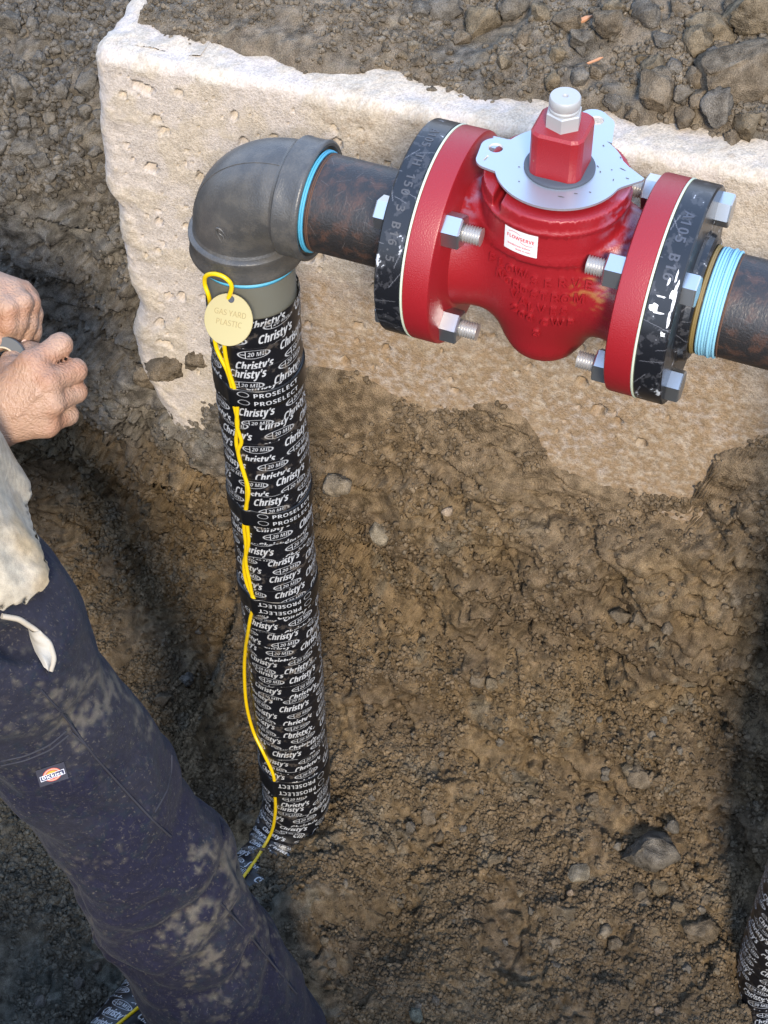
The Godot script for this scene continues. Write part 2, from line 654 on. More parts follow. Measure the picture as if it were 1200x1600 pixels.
func wrap_mesh(path: PackedVector3Array, length: float, r0: float, u_shift := 0.0) -> ArrayMesh:   # a spiral of tape: each turn's edge a small step
	var b := Build.new()
	var segs := 72
	var m := path.size()
	var side := Vector3(0, 0, -1)
	var run := 0.0
	var p := PackedVector3Array()
	var uvs := PackedVector2Array()
	for i in m:
		var t := (path[mini(i + 1, m - 1)] - path[maxi(i - 1, 0)]).normalized()
		side = (side - t * side.dot(t)).normalized()
		var up := side.cross(t)
		if i > 0: run += path[i].distance_to(path[i - 1])
		for k in segs + 1:
			var a := TAU * k / segs
			var e := side * cos(a) + up * sin(a)
			var s := run + TURN * k / segs
			var ph := fposmod(s / TURN, 1.0)
			var q := path[i] + e * (r0 + 0.0017 * ph)
			q += e * 0.0016 * n_mid.get_noise_3d(q.x * 0.9, q.y * 0.9, q.z * 0.9)
			p.append(q)
			uvs.append(Vector2(float(k) / segs + u_shift, s / length))
	b.sheet(p, segs + 1, m, false, PackedColorArray(), uvs)
	# make the normals point outwards
	var mid := path[0]
	if b.n[0].dot(p[0] - mid) < 0.0:
		b = Build.new()
		b.sheet(p, segs + 1, m, true, PackedColorArray(), uvs)
	return b.mesh()

func line_path(pts: Array, step: float) -> PackedVector3Array:   # evenly spaced points along a spline
	var s := spline(pts, 40)
	var out := PackedVector3Array([s[0]])
	for q in s:
		if q.distance_to(out[out.size() - 1]) >= step: out.append(q)
	return out

func tape_band(parent: Node3D, y0: float, y1: float, upside: bool, centre_deg: float) -> void:
	var w := 620
	var h := 64
	var im := Image.create(w, h, false, Image.FORMAT_RGBA8)
	im.fill(srgb(0.0055, 0.0055, 0.0065))
	var white := srgb(0.42, 0.43, 0.45)
	var word := stamp("PROSELECT", 15.0, 0.95, 0.0, white)
	var box := ellipse(26, 20, 2.0, white)
	if upside: word.rotate_180()
	var cx := int(fposmod(centre_deg / 360.0, 1.0) * w)
	for row in 2:
		lay(im, word, cx, 6 + row * 30)
		lay(im, box, cx - 34 if not upside else cx + word.get_width() + 8, 4 + row * 30)
	var m := material(Color(1, 1, 1), 0.33)
	m.albedo_texture = tex(im)
	var b := Build.new()
	var p := PackedVector3Array()
	var uvs := PackedVector2Array()
	for j in 7:
		for k in 73:
			var deg := 360.0 * k / 72
			var a := deg_to_rad(deg)
			var over := exp(-pow(wrapf(deg + 9.0, -180, 180) / 7.0, 2))   # it passes over the wire
			var r := RISER_R + 0.0032 + 0.0042 * over
			if j == 0 or j == 6: r = RISER_R + 0.0008 + 0.0042 * over
			var t := clampf((j - 1) / 4.0, 0, 1)
			var y := lerpf(y0, y1, t) + 0.0018 * sin(a * 2.0 + y0 * 40.0)
			p.append(Vector3(sin(a) * r, y, cos(a) * r))
			uvs.append(Vector2(deg / 360.0, t))
	b.sheet(p, 73, 7, true, PackedColorArray(), uvs)
	var o := put("tape_band", b.mesh(), m, parent)
	o.set_meta("label", "plain black tape band holding the wire to the pipe")

# ---------------------------------------------------------------- the trench

func face_z(x: float) -> float:   # front of the footing in plan
	return -0.205 - 0.0769 * (x + 0.257)

var floor_left := [[-1.18, 1.0], [-1.17, 0.5], [-1.165, 0.2], [-1.155, 0.0], [-1.14, -0.15], [-1.08, -0.25], [-0.96, -0.305], [-0.84, -0.295], [-0.745, -0.245], [-0.62, -0.215], [-0.46, -0.222], [-0.335, -0.24], [-0.245, -0.3], [-0.16, -0.42], [-0.08, -0.62], [0.0, -1.4]]

func soil_top(x: float) -> float:   # how high the clay still clings to the footing
	return table(x, [[-0.3, -0.57], [-0.19, -0.575], [-0.1, -0.52], [-0.05, -0.47], [0.01, -0.462], [0.075, -0.49], [0.12, -0.474], [0.18, -0.458], [0.215, -0.475], [0.256, -0.543], [0.356, -0.546], [0.415, -0.53], [0.436, -0.463], [0.485, -0.405], [0.7, -0.43], [1.8, -0.45]])

func station(x: float) -> PackedVector3Array:   # cross-section of the trench at x, from the floor near the camera to behind the footing
	var left := 1.0 - smooth(-0.23, -0.19, x)
	var mid := 1.0 - smooth(-0.12, 0.1, x)
	var yb := soil_top(x)
	var zc := face_z(x)
	var under := [[-1.18, 1.0], [-1.175, 0.5], [-1.155, 0.2], [-1.13, 0.02], [-1.1, -0.12], [-1.03, -0.21], [-0.93, -0.25], [-0.82, -0.25], [-0.73, -0.226], [-0.64, zc + 0.006], [yb, zc + 0.004], [yb + 0.012, zc - 0.04], [yb + 0.02, zc - 0.12], [yb + 0.02, zc - 0.25], [yb, zc - 0.5], [yb, -1.4]]
	var right := [[-1.18, 1.0], [-1.165, 0.5], [-1.13, 0.22], [-1.09, 0.04], [-1.045, -0.08], [-0.965, -0.155], [-0.86, -0.19], [-0.74, -0.2], [-0.64, -0.21], [lerpf(yb, -0.62, 0.5), zc + 0.012], [yb, zc + 0.001], [yb + 0.012, zc - 0.04], [yb + 0.02, zc - 0.12], [yb + 0.02, zc - 0.25], [yb, zc - 0.5], [yb, -1.4]]
	var out := PackedVector3Array()
	for i in 16:
		var a := Vector2(right[i][0], right[i][1]).lerp(Vector2(under[i][0], under[i][1]), mid)
		a = a.lerp(Vector2(floor_left[i][0], floor_left[i][1] - (0.06 * smooth(-0.295, -0.27, x) if i > 9 else 0.0)), left)
		out.append(Vector3(x, a.x, a.y))
	return out

func crumbs(p: Vector3) -> float:
	return -(n_cell.get_noise_3dv(p) * 0.6 + n_cell2.get_noise_3dv(p) * 0.4)

func soil_color(p: Vector3, loose: float) -> Color:
	var a := n_col.get_noise_3dv(p)
	var b := n_col.get_noise_3dv(p * 3.1 + Vector3(5, 1, 2))
	var grey := Color(0.235, 0.21, 0.178)
	var clay := Color(0.275, 0.195, 0.113)
	var brown := Color(0.212, 0.155, 0.099)
	var damp := Color(0.19, 0.185, 0.155)
	var col := clay.lerp(brown, smooth(-0.25, 0.3, a + b * 0.5))
	# grey topsoil above, ochre clay below; blue-grey mud on the floor to the left
	var top := smooth(-0.74, -0.62, p.y + a * 0.09 + b * 0.05) * (1.0 - smooth(-0.16, 0.0, p.x + b * 0.08))
	col = col.lerp(grey, clampf(top, 0, 1) * 0.92)
	var mud := smooth(-1.05, -1.13, p.y + b * 0.04) * smooth(0.0, 0.12, p.z + a * 0.1) * (1.0 - smooth(0.0, 0.12, p.x + a * 0.05))
	col = col.lerp(damp, clampf(mud + smooth(0.25, 0.5, b - a * 0.4) * 0.45, 0, 1))
	col = col.lerp(Color(0.195, 0.186, 0.172), smooth(-0.42, -0.3, p.y + a * 0.06) * (1.0 - smooth(-0.26, -0.2, p.x)) * 0.85)
	# dry dusty clay where it thins out over the footing
	var dry := smooth(-0.68, -0.5, p.y + b * 0.07 + a * 0.05) * smooth(-0.1, 0.05, p.x + b * 0.05)
	col = col.lerp(Color(0.3, 0.22, 0.14), clampf(dry, 0, 1) * 0.85)
	col = col.lerp(Color(0.23, 0.18, 0.125), loose * 0.5)
	return col * (1.0 + 0.18 * b)

func steps(lo: float, a: float, b: float, hi: float, fine: float, coarse: float) -> PackedFloat32Array:
	var out := PackedFloat32Array()
	var x := lo
	while x < hi:
		out.append(x)
		var d := maxf(maxf(a - x, x - b), 0.0)
		x += lerpf(fine, coarse, clampf(d / 0.4, 0, 1))
	out.append(hi)
	return out

var trench_v: PackedVector3Array
var trench_n: PackedVector3Array

func remember(v: PackedVector3Array, n: PackedVector3Array) -> void:   # which surface point lies on a line of sight
	for i in v.size():
		var q := to_px(v[i])
		if q.x < -30 or q.x > 1230 or q.y < -30 or q.y > 1630 or n[i].dot(CAM_AT - v[i]) < 0.0: continue
		var key := Vector2i(int(q.x / 6.0), int(q.y / 6.0))
		if not screen.has(key) or q.z < screen[key][2]: screen[key] = [v[i], n[i], q.z]

func seen_at(x: float, y: float) -> Array:
	for r in 6:
		for dy in range(-r, r + 1):
			for dx in range(-r, r + 1):
				var key := Vector2i(int(x / 6.0) + dx, int(y / 6.0) + dy)
				if screen.has(key): return screen[key]
	return [px(x, y, 2.0), Vector3.UP, 2.0]

func ground_sheet() -> void:
	var xs := steps(-1.6, -0.48, 0.72, 1.9, 0.0034, 0.05)
	var ts := PackedFloat32Array()
	# rows along the profile: fine where the photograph looks
	var t := 0.0
	while t < 15.0:
		ts.append(t)
		var seg := int(t)
		var len := [0.5, 0.3, 0.2, 0.15, 0.12, 0.13, 0.12, 0.1, 0.12, 0.15, 0.1, 0.1, 0.14, 0.2, 0.5][seg] as float
		var fine := 0.0034
		if seg == 0: fine = 0.03
		if seg >= 13: fine = 0.012
		t += fine / len
	ts.append(15.0)
	var nu := xs.size()
	var nv := ts.size()
	var base := PackedVector3Array()
	base.resize(nu * nv)
	for i in nu:
		var st := station(xs[i])
		for j in nv:
			var k := mini(int(ts[j]), 14)
			base[j * nu + i] = catmull(st[maxi(k - 1, 0)], st[k], st[k + 1], st[mini(k + 2, 15)], ts[j] - k)
	var out := PackedVector3Array()
	out.resize(nu * nv)
	var cols := PackedColorArray()
	cols.resize(nu * nv)
	for j in nv:
		var j0 := maxi(j - 2, 0) * nu
		var j1 := mini(j + 2, nv - 1) * nu
		for i in nu:
			var p := base[j * nu + i]
			var dv := base[j1 + i] - base[j0 + i]
			var nn := Vector3(1, 0, 0).cross(dv).normalized() * 1.0
			# loose crumbs lie on the floor and on the bank's top, the cut face is smeared and cracked
			var flat := absf(nn.y)
			var left := 1.0 - smooth(-0.28, -0.24, p.x)
			var loose := smooth(0.55, 0.85, flat) * smooth(-0.5, -0.9, p.y) + left * smooth(-0.36, -0.29, p.y + 0.05 * n_col.get_noise_3dv(p * 2.0))
			loose = clampf(loose * maxf(smooth(-0.12, 0.2, n_col.get_noise_3dv(p * 1.7) + 0.03), left * 0.9), 0, 1)
			var d := 0.042 * n_big.get_noise_3dv(p)
			d += 0.017 * n_mid.get_noise_3dv(p)
			var cr := n_crack.get_noise_3d(p.x, p.y * 1.6, p.z)
			d -= (1.0 - loose) * 0.009 * (1.0 - smooth(0.0, 0.08, absf(cr)))
			var led := n_mid.get_noise_3d(p.x * 0.45 + 3.0, p.y * 0.8 + p.x * 0.25, p.z * 0.45)
			d += (1.0 - loose) * (0.016 * smooth(0.0, 0.035, led) - 0.008 + 0.01 * smooth(-0.2, -0.17, led))
			var cc := crumbs(p)
			d += cc * (0.0022 + 0.0095 * loose)
			d += (0.0026 + 0.0014 * loose) * n_fine.get_noise_3dv(p)
			if p.x > -0.24 and ts[j] > 8.0:
				var thin := smooth(8.0, 9.8, ts[j])
				d = lerpf(d, clampf(d * 0.35, -0.004, 0.008), thin) * (1.0 - smooth(10.0, 11.0, ts[j]))
			if ts[j] < 1.0: d *= ts[j]
			# a boot hole in the floor and the earth heaped over the buried bend
			d -= 0.06 * exp(-Vector2(p.x - 0.17, p.z - 0.12).length_squared() / 0.0035) * smooth(-0.95, -1.05, p.y)
			d += 0.055 * exp(-Vector2(p.x - 0.085, p.z - 0.1).length_squared() / 0.004) * smooth(-0.95, -1.05, p.y)
			out[j * nu + i] = p + nn * d
			cols[j * nu + i] = soil_color(p, loose)
	var b := Build.new()
	b.sheet(out, nu, nv, false, cols)
	trench_v = b.v
	trench_n = b.n
	remember(b.v, b.n)
	var o := put("ground", b.mesh(), mats.soil)
	tag(o, "", "", "", "structure")

func footing() -> Node3D:
	# front face, rounded broken arris and the start of the top; the plan turns round the left end
	var path := []
	var run := 0.0
	var end := Vector2(-0.275, -0.2036)
	var dirx := Vector2(1, -0.0769).normalized()
	var us := steps(-0.3, -0.06, 1.0, 1.9, 0.0023, 0.03)
	var ss := PackedFloat32Array()
	var s := 0.0
	while s < 0.68:
		ss.append(s)
		s += 0.0023
	var nu := us.size()
	var nv := ss.size()
	var v := PackedVector3Array()
	v.resize(nu * nv)
	var cols := PackedColorArray()
	cols.resize(nu * nv)
	var rc := 0.022
	var pit := noise(FastNoiseLite.TYPE_CELLULAR, 0.034, 1, 51)
	pit.cellular_jitter = 1.0
	var pit2 := noise(FastNoiseLite.TYPE_CELLULAR, 0.013, 1, 52)
	var spall := noise(FastNoiseLite.TYPE_SIMPLEX_SMOOTH, 0.05, 4, 53, 0.55)
	var grain := noise(FastNoiseLite.TYPE_SIMPLEX_SMOOTH, 0.012, 3, 54, 0.6)
	var wide := noise(FastNoiseLite.TYPE_SIMPLEX_SMOOTH, 0.2, 3, 55)
	var nrm2 := Vector2(-dirx.y, dirx.x)   # towards the camera
	if nrm2.y < 0: nrm2 = -nrm2
	var pits := PackedFloat32Array()
	pits.resize(nu * nv)
	var i0 := us.bsearch(0.0)
	rng.seed = 61
	for k in 300:
		var pr := 0.0018 + 0.0075 * pow(rng.randf(), 4.0)
		var pi := i0 + int((0.01 + 0.62 * pow(rng.randf(), 1.5)) / 0.0023)
		var pj := int(rng.randf_range(0.12, 0.55) / 0.0023)
		var el := rng.randf_range(0.7, 1.5)
		for dj in range(-8, 9):
			for di in range(-8, 9):
				var at := (pj + dj) * nu + pi + di
				if pj + dj < 0 or pj + dj >= nv: continue
				var dist := Vector2(di * el, dj).length() * 0.0023 * (1.0 + 0.35 * grain.get_noise_2d(di * 0.004 + k, dj * 0.004))
				pits[at] = maxf(pits[at], minf(pr * 1.5, 0.01) * (1.0 - smooth(pr * 0.8, pr * 1.05, dist)))
	for i in nu:
		var u := us[i]
		# plan: left side runs back, a rounded corner, then the front
		var q: Vector2
		var qn: Vector2
		var arc := rc * PI / 2
		if u < -arc:
			q = end + Vector2(0, 0) - dirx * 0.0 + (-nrm2) * rc + (-nrm2) * (-arc - u)
			qn = -dirx
		elif u < 0.0:
			var a := -u / rc
			qn = nrm2.rotated(0.0) * cos(a) - dirx * sin(a)
			q = end + dirx * rc - nrm2 * rc + qn * rc
		else:
			q = end + dirx * (rc + u)
			qn = nrm2
		for j in nv:
			var y := -0.63 + ss[j]
			var inset := 0.0
			var ny := 0.0
			var round_r := 0.014
			var top := -0.06
			var lim := 0.63 - 0.06 - round_r
			if ss[j] > lim:
				var a := minf((ss[j] - lim) / round_r, PI / 2)
				y = top - round_r + sin(a) * round_r
				inset = (1.0 - cos(a)) * round_r + maxf(0.0, ss[j] - lim - round_r * PI / 2)
				ny = sin(a)
			var p := Vector3(q.x - qn.x * inset, y, q.y - qn.y * inset)
			var nn := Vector3(qn.x * (1.0 - ny), ny, qn.y * (1.0 - ny)).normalized()
			var e := spall.get_noise_3dv(p)
			var g := grain.get_noise_3dv(p)
			var wv := wide.get_noise_3dv(p)
			var edge := smooth(-0.1, -0.065, y) * (1.0 - ny * 0.3)
			var corner := 1.0 - smooth(0.0, 0.05, u)
			var rough := clampf(smooth(-0.1, 0.35, wv + e * 0.5 + (0.35 if u > 0.25 else 0.0)) + edge * 0.7, 0, 1)
			var d := e * (0.0005 + 0.001 * rough + 0.0024 * edge + 0.0032 * corner) + g * (0.0001 + 0.0008 * rough)
			d += wv * 0.0015
			var ph := pit.get_noise_3dv(p)
			var ph2 := pit2.get_noise_3dv(p)
			var hole := 0.4 * smooth(-0.9, -0.97, ph2) * smooth(0.0, 0.3, ph)
			d -= 0.004 * hole
			var pd := pits[j * nu + i]
			d -= pd

			p += nn * d
			p.x -= table(-y, [[0.06, 0.0], [0.127, 0.007], [0.21, 0.014], [0.25, 0.013], [0.27, 0.002], [0.34, 0.006], [0.39, 0.0], [0.42, -0.006], [0.47, 0.011], [0.54, 0.004], [0.63, -0.03]]) * corner
			v[j * nu + i] = p
			# pinkish grey cement, yellow sand where the skin is lost, clay stain below
			var col := Color(0.53, 0.466, 0.415)
			var sandy := clampf(smooth(-0.05, 0.3, e + wv * 0.8 + 0.25 * smooth(-0.2, -0.08, y) + 0.2 * smooth(0.1, 0.5, u)) , 0, 1)
			col = col.lerp(Color(0.5, 0.42, 0.315), sandy * 0.6)
			col = col.lerp(Color(0.5, 0.43, 0.36), smooth(0.1, 0.5, g) * 0.5)
			var lip := smooth(-0.078, -0.064, y + e * 0.008) * (1.0 - smooth(0.0, 0.015, inset))
			col = col.lerp(Color(0.6, 0.57, 0.52), lip * smooth(-0.1, 0.25, g + e * 0.6) * 0.5)
			var stain := smooth(-0.22, -0.4, y + e * 0.11 + g * 0.1 + wv * 0.08 - 0.06 * smooth(0.1, 0.5, u)) * smooth(0.08, 0.2, u + wv * 0.08)
			col = col.lerp(Color(0.27, 0.185, 0.108), clampf(stain * (0.8 + 0.9 * g), 0, 0.95))
			var dirt := smooth(0.3, 0.5, e + g * 0.4) * smooth(0.1, 0.3, u) * 0.5
			col = col.lerp(Color(0.33, 0.25, 0.17), dirt)
			cols[j * nu + i] = col * (0.97 + 0.1 * g)
	var b := Build.new()
	b.sheet(v, nu, nv, false, cols)
	if b.n[(nv / 3) * nu + nu / 2].z < 0.0:
		b = Build.new()
		b.sheet(v, nu, nv, true, cols)
	var root := thing("concrete_footing", "old pale pitted concrete footing behind the red valve, its top buried in soil", "concrete block", Vector3.ZERO)
	put("concrete_face", b.mesh(), mats.concrete, root)
	# the body of the block behind its weathered skin
	var box := BoxMesh.new()
	box.size = Vector3(2.1, 0.5, 0.5)
	var o := put("concrete_core", box, material(srgb(0.45, 0.38, 0.32), 0.9), root)
	o.position = Vector3(-0.257 + 1.05 + 0.04, -0.33, face_z(0.83) - 0.28)
	o.rotation.y = atan(0.0769)
	return root

func top_soil() -> void:   # earth lying over the footing and the spoil heaped behind it
	var xs := steps(-0.252, -0.25, 0.75, 1.9, 0.0036, 0.05)
	var zs := steps(0.0, 0.0, 0.42, 1.3, 0.0036, 0.04)
	var nu := xs.size()
	var nv := zs.size()
	var v := PackedVector3Array()
	v.resize(nu * nv)
	var cols := PackedColorArray()
	cols.resize(nu * nv)
	for j in nv:
		for i in nu:
			var x := xs[i]
			var back := zs[j]
			var p := Vector3(x, 0, face_z(x) - 0.005 - back)
			var e := n_mid.get_noise_3d(p.x, 0, p.z)
			var bg := n_big.get_noise_3d(p.x, 0.3, p.z)
			var start := 0.024 + 0.016 * e + 0.02 * n_big.get_noise_3d(p.x * 2.0, 7, 0) + 0.012 * smooth(-0.12, -0.25, x)
			var on := smooth(start, start + 0.03, back)
			var right := smooth(0.18, 0.42, x)
			var h := -0.08 + 0.026 * on + maxf(0.0, back - start) * (0.1 + 0.16 * right) + 0.03 * smooth(0.08, 0.2, back) * smooth(0.05, 0.3, x)
			h += on * (0.03 * bg * smooth(0.03, 0.15, back) + 0.012 * e)
			var loose := clampf(smooth(-0.3, 0.2, bg + 0.3 * right + e * 0.3), 0, 1)
			h += on * crumbs(p) * (0.0025 + 0.0075 * loose) + 0.002 * n_fine.get_noise_3dv(p)
			p.y = h
			v[j * nu + i] = p
			var a := n_col.get_noise_3dv(p * 1.4)
			var b2 := n_col.get_noise_3dv(p * 4.0)
			var col := Color(0.27, 0.22, 0.165).lerp(Color(0.235, 0.205, 0.168), smooth(-0.2, 0.3, a)).lerp(Color(0.3, 0.24, 0.165), smooth(0.1, 0.5, b2) * 0.6)
			cols[j * nu + i] = col * (1.0 + 0.15 * b2)
	var b := Build.new()
	b.sheet(v, nu, nv, false, cols)
	if b.n[nu * 20 + nu / 2].y < 0.0:
		b = Build.new()
		b.sheet(v, nu, nv, true, cols)
	remember(b.v, b.n)
	var o := put("terrain", b.mesh(), mats.soil)
	tag(o, "", "", "", "structure")
	top_v = b.v
	top_n = b.n

var top_v: PackedVector3Array
var top_n: PackedVector3Array

func near_bank() -> void:   # the side of the trench on which the photographer stands, and the land beyond
	var prof := [[-1.25, 0.98], [-1.15, 1.1], [-0.6, 1.22], [-0.2, 1.27], [-0.05, 1.3], [0.0, 1.4], [0.02, 2.0], [0.02, 6.0], [0.0, 60.0]]
	var v := PackedVector3Array()
	var cols := PackedColorArray()
	var nu := 81
	for q in prof:
		for i in nu:
			var f: float = 1.0 if q[1] < 3 else q[1] / 2.0
			var x: float = (-4.0 + 8.0 * i / (nu - 1)) * f
			var p := Vector3(x, q[0], q[1])
			p += Vector3(0, 0.03 * n_mid.get_noise_3dv(p * 0.3), 0.05 * n_big.get_noise_3dv(p * 0.4))
			v.append(p)
			cols.append(Color(0.2, 0.16, 0.115))
	var b := Build.new()
	b.sheet(v, nu, prof.size(), true, cols)
	var o := put("bank", b.mesh(), mats.soil)
	tag(o, "", "", "", "structure")
	# land behind the heap
	var v2 := PackedVector3Array()
	var c2 := PackedColorArray()
	for j in 12:
		for i in 41:
			var z := -1.15 - pow(j / 11.0, 3.0) * 60.0
			var x := (-4.0 + 8.0 * i / 40.0) * (1.0 + j * 1.2)
			v2.append(Vector3(x, 0.02 - 0.05 * (1.0 if j == 0 else 0.0) + 0.05 * n_big.get_noise_3d(x * 0.2, 0, z * 0.2), z))
			c2.append(Color(0.21, 0.17, 0.125))
	var b2 := Build.new()
	b2.sheet(v2, 41, 12, false, c2)
	var o2 := put("land", b2.mesh(), mats.soil)
	tag(o2, "", "", "", "structure")

# ---------------------------------------------------------------- clods and stones

func lump(sd: int, sub: int, rough: float, squash: Vector3, facets := 0.0) -> ArrayMesh:
	var sp := SphereMesh.new()
	sp.radius = 1.0
	sp.height = 2.0
	sp.radial_segments = sub
	sp.rings = sub / 2
	var a := sp.get_mesh_arrays()
	var v: PackedVector3Array = a[Mesh.ARRAY_VERTEX]
	var n := noise(FastNoiseLite.TYPE_SIMPLEX_SMOOTH, 1.5, 4, sd, 0.5)
	var r := RandomNumberGenerator.new()
	r.seed = sd
	var planes := []
	for i in 13: planes.append([Vector3(r.randfn(), r.randfn(), r.randfn()).normalized(), r.randf_range(0.55, 0.9)])
	for i in v.size():
		var d := v[i].normalized()
		var q := d * (1.0 + rough * n.get_noise_3dv(d * 1.3))
		for pl in planes:
			var over: float = q.dot(pl[0]) - pl[1]
			if over > 0.0: q -= pl[0] * over * facets
		q *= 1.0 + rough * 0.28 * n.get_noise_3dv(d * 4.5)
		v[i] = q * squash
	a[Mesh.ARRAY_VERTEX] = v
	var m := ArrayMesh.new()
	m.add_surface_from_arrays(Mesh.PRIMITIVE_TRIANGLES, a)
	var st := SurfaceTool.new()
	st.create_from(m, 0)
	st.deindex()
	var out := SurfaceTool.new()
	out.begin(Mesh.PRIMITIVE_TRIANGLES)
	var mdt_v: PackedVector3Array = st.commit_to_arrays()[Mesh.ARRAY_VERTEX]
	out.set_smooth_group(0)
	for q in mdt_v: out.add_vertex(q)
	out.index()
	out.generate_normals()
	return out.commit()

var lumps := []
var grits := []
var clod_mats := []

func place_clod(called: String, at: Vector3, nn: Vector3, size: float, mesh: Mesh, m: Material, label: String, category: String, group: String, sink := 0.35) -> MeshInstance3D:
	if label.begins_with("*"):   # look-alikes are told apart by size and tint
		var size_word := "large angular" if size >= 0.02 else ("mid-sized" if size >= 0.0115 else "small")
		var tint: String = ["brown", "grey-brown", "tan", "grey"][maxi(clod_mats.find(m), 0)]
		label = "%s %s %s" % [size_word, tint, label.substr(1)]
		group = "%s %s %s" % [size_word, tint, group]
	var o := put(called, mesh, m)
	var b := Basis.from_euler(Vector3(rng.randf() * TAU, rng.randf() * TAU, rng.randf() * TAU))
	o.transform = Transform3D(b.scaled(Vector3.ONE * size), at + nn * size * (0.55 - sink))
	tag(o, label, category, group)
	return o

func clods() -> void:
	for i in 6: lumps.append(lump(100 + i, 26, 0.6, Vector3(1.0, 0.72 + 0.05 * i, 0.9), 1.0))
	for i in 5: grits.append(lump(200 + i, 9, 0.6, Vector3(1.0, 0.8, 0.9), 1.0))
	for c in [[0.24, 0.19, 0.135], [0.225, 0.197, 0.162], [0.27, 0.212, 0.142], [0.215, 0.195, 0.17]]:
		var m: StandardMaterial3D = mats.soil.duplicate()
		m.vertex_color_use_as_albedo = false
		m.albedo_color = srgb(c[0], c[1], c[2])
		m.uv1_world_triplanar = true
		clod_mats.append(m)
	rng.seed = 9
	# lumps that can be picked out one by one: pixel of the photograph, radius in metres
	var heap := [[1150, 130, 0.052, 0], [1105, 50, 0.026, 2], [1030, 155, 0.023, 0], [1062, 150, 0.014, 1], [1090, 160, 0.013, 0], [885, 40, 0.02, 0], [760, 38, 0.024, 2], [690, 22, 0.018, 1], [950, 45, 0.02, 0], [1010, 25, 0.018, 1], [975, 80, 0.012, 2], [900, 125, 0.012, 1], [935, 110, 0.011, 0], [860, 130, 0.011, 2], [890, 150, 0.012, 0], [965, 160, 0.011, 1], [1055, 210, 0.01, 0], [1120, 205, 0.014, 2], [1150, 220, 0.012, 0], [1185, 230, 0.014, 2], [1050, 105, 0.012, 3], [1040, 70, 0.013, 1], [1180, 30, 0.03, 2], [1145, 15, 0.016, 1], [820, 60, 0.012, 0], [790, 100, 0.01, 2], [655, 20, 0.014, 1], [1000, 205, 0.01, 1], [985, 175, 0.009, 0], [1080, 120, 0.015, 0], [1110, 95, 0.012, 3], [960, 20, 0.014, 2], [1060, 20, 0.014, 0], [840, 25, 0.014, 2], [1085, 75, 0.02, 2], [1125, 165, 0.022, 1], [1020, 110, 0.018, 2], [935, 165, 0.014, 0], [915, 70, 0.016, 1], [725, 60, 0.013, 0], [1165, 195, 0.018, 2], [1070, 185, 0.015, 0], [800, 20, 0.018, 1], [865, 85, 0.013, 2]]
	for h in heap:
		var s := seen_at(h[0], h[1])
		var big: bool = h[2] > 0.04
		place_clod("soil_clod", s[0], s[1], h[2], lumps[rng.randi() % lumps.size()], clod_mats[h[3]], "largest broad grey-brown soil slab lying on the heap behind the footing" if big else "*lump of dry soil on the heap above the footing", "soil clod", "" if big else "soil clods on the heap behind the footing", 0.3)
	var r2 := RandomNumberGenerator.new()
	r2.seed = 12
	for i in 46:
		var s := seen_at(r2.randf_range(620, 1195), r2.randf_range(2, 230))
		if s[0].y < -0.055: continue
		place_clod("soil_clod", s[0], s[1], r2.randf_range(0.005, 0.0095), lumps[r2.randi() % 6], clod_mats[r2.randi() % 3], "*lump of dry soil on the heap above the footing", "soil clod", "soil clods on the heap behind the footing")
	for i in 90:
		var s := seen_at(r2.randf_range(2, 160), pow(r2.randf(), 0.8) * 330.0)
		if s[0].x > -0.27: continue
		place_clod("soil_clod", s[0], s[1], r2.randf_range(0.005, 0.011) * (1.9 if r2.randf() < 0.12 else 1.0), lumps[r2.randi() % 6], clod_mats[1 if r2.randf() < 0.4 else 3], "*crumbly soil clod on the loose bank beside the footing", "soil clod", "clods on the bank beside the footing")
	var floor_spots := [[1015, 1330, 0.036, 1], [1000, 1395, 0.016, 0], [1035, 1380, 0.014, 2], [1095, 1455, 0.024, 0], [1000, 1215, 0.018, 0], [985, 1205, 0.014, 2], [925, 1250, 0.014, 0], [1050, 1290, 0.012, 1], [745, 1065, 0.014, 0], [770, 1068, 0.012, 2], [865, 1470, 0.012, 0], [670, 1275, 0.012, 0], [775, 1340, 0.012, 2], [1010, 1410, 0.011, 0], [1060, 1420, 0.01, 2], [960, 1470, 0.012, 0], [640, 1290, 0.01, 1], [760, 1310, 0.011, 0], [290, 1065, 0.014, 1], [250, 1095, 0.018, 0], [295, 1060, 0.011, 3], [310, 985, 0.007, 3], [990, 970, 0.012, 0], [1010, 975, 0.011, 2], [960, 965, 0.013, 0], [1040, 980, 0.01, 0], [180, 1450, 0.01, 3], [120, 1540, 0.012, 3], [60, 1560, 0.012, 3], [150, 1510, 0.011, 1]]
	for h in floor_spots:
		var s := seen_at(h[0], h[1])
		var big: bool = h[2] > 0.03
		place_clod("soil_clod", s[0], s[1], h[2], lumps[rng.randi() % 6], clod_mats[h[3]], "largest rounded soil lump on the trench floor, beside smaller ones" if big else "*clod of earth lying at the bottom of the trench", "soil clod", "" if big else "clods at the bottom of the trench", 0.3)
	for i in 85:
		var s := seen_at(r2.randf_range(490, 1150), r2.randf_range(1080, 1595))
		place_clod("soil_clod", s[0], s[1], r2.randf_range(0.0045, 0.0085), lumps[r2.randi() % 6], clod_mats[r2.randi() % 3], "*clod of earth lying at the bottom of the trench", "soil clod", "clods at the bottom of the trench")
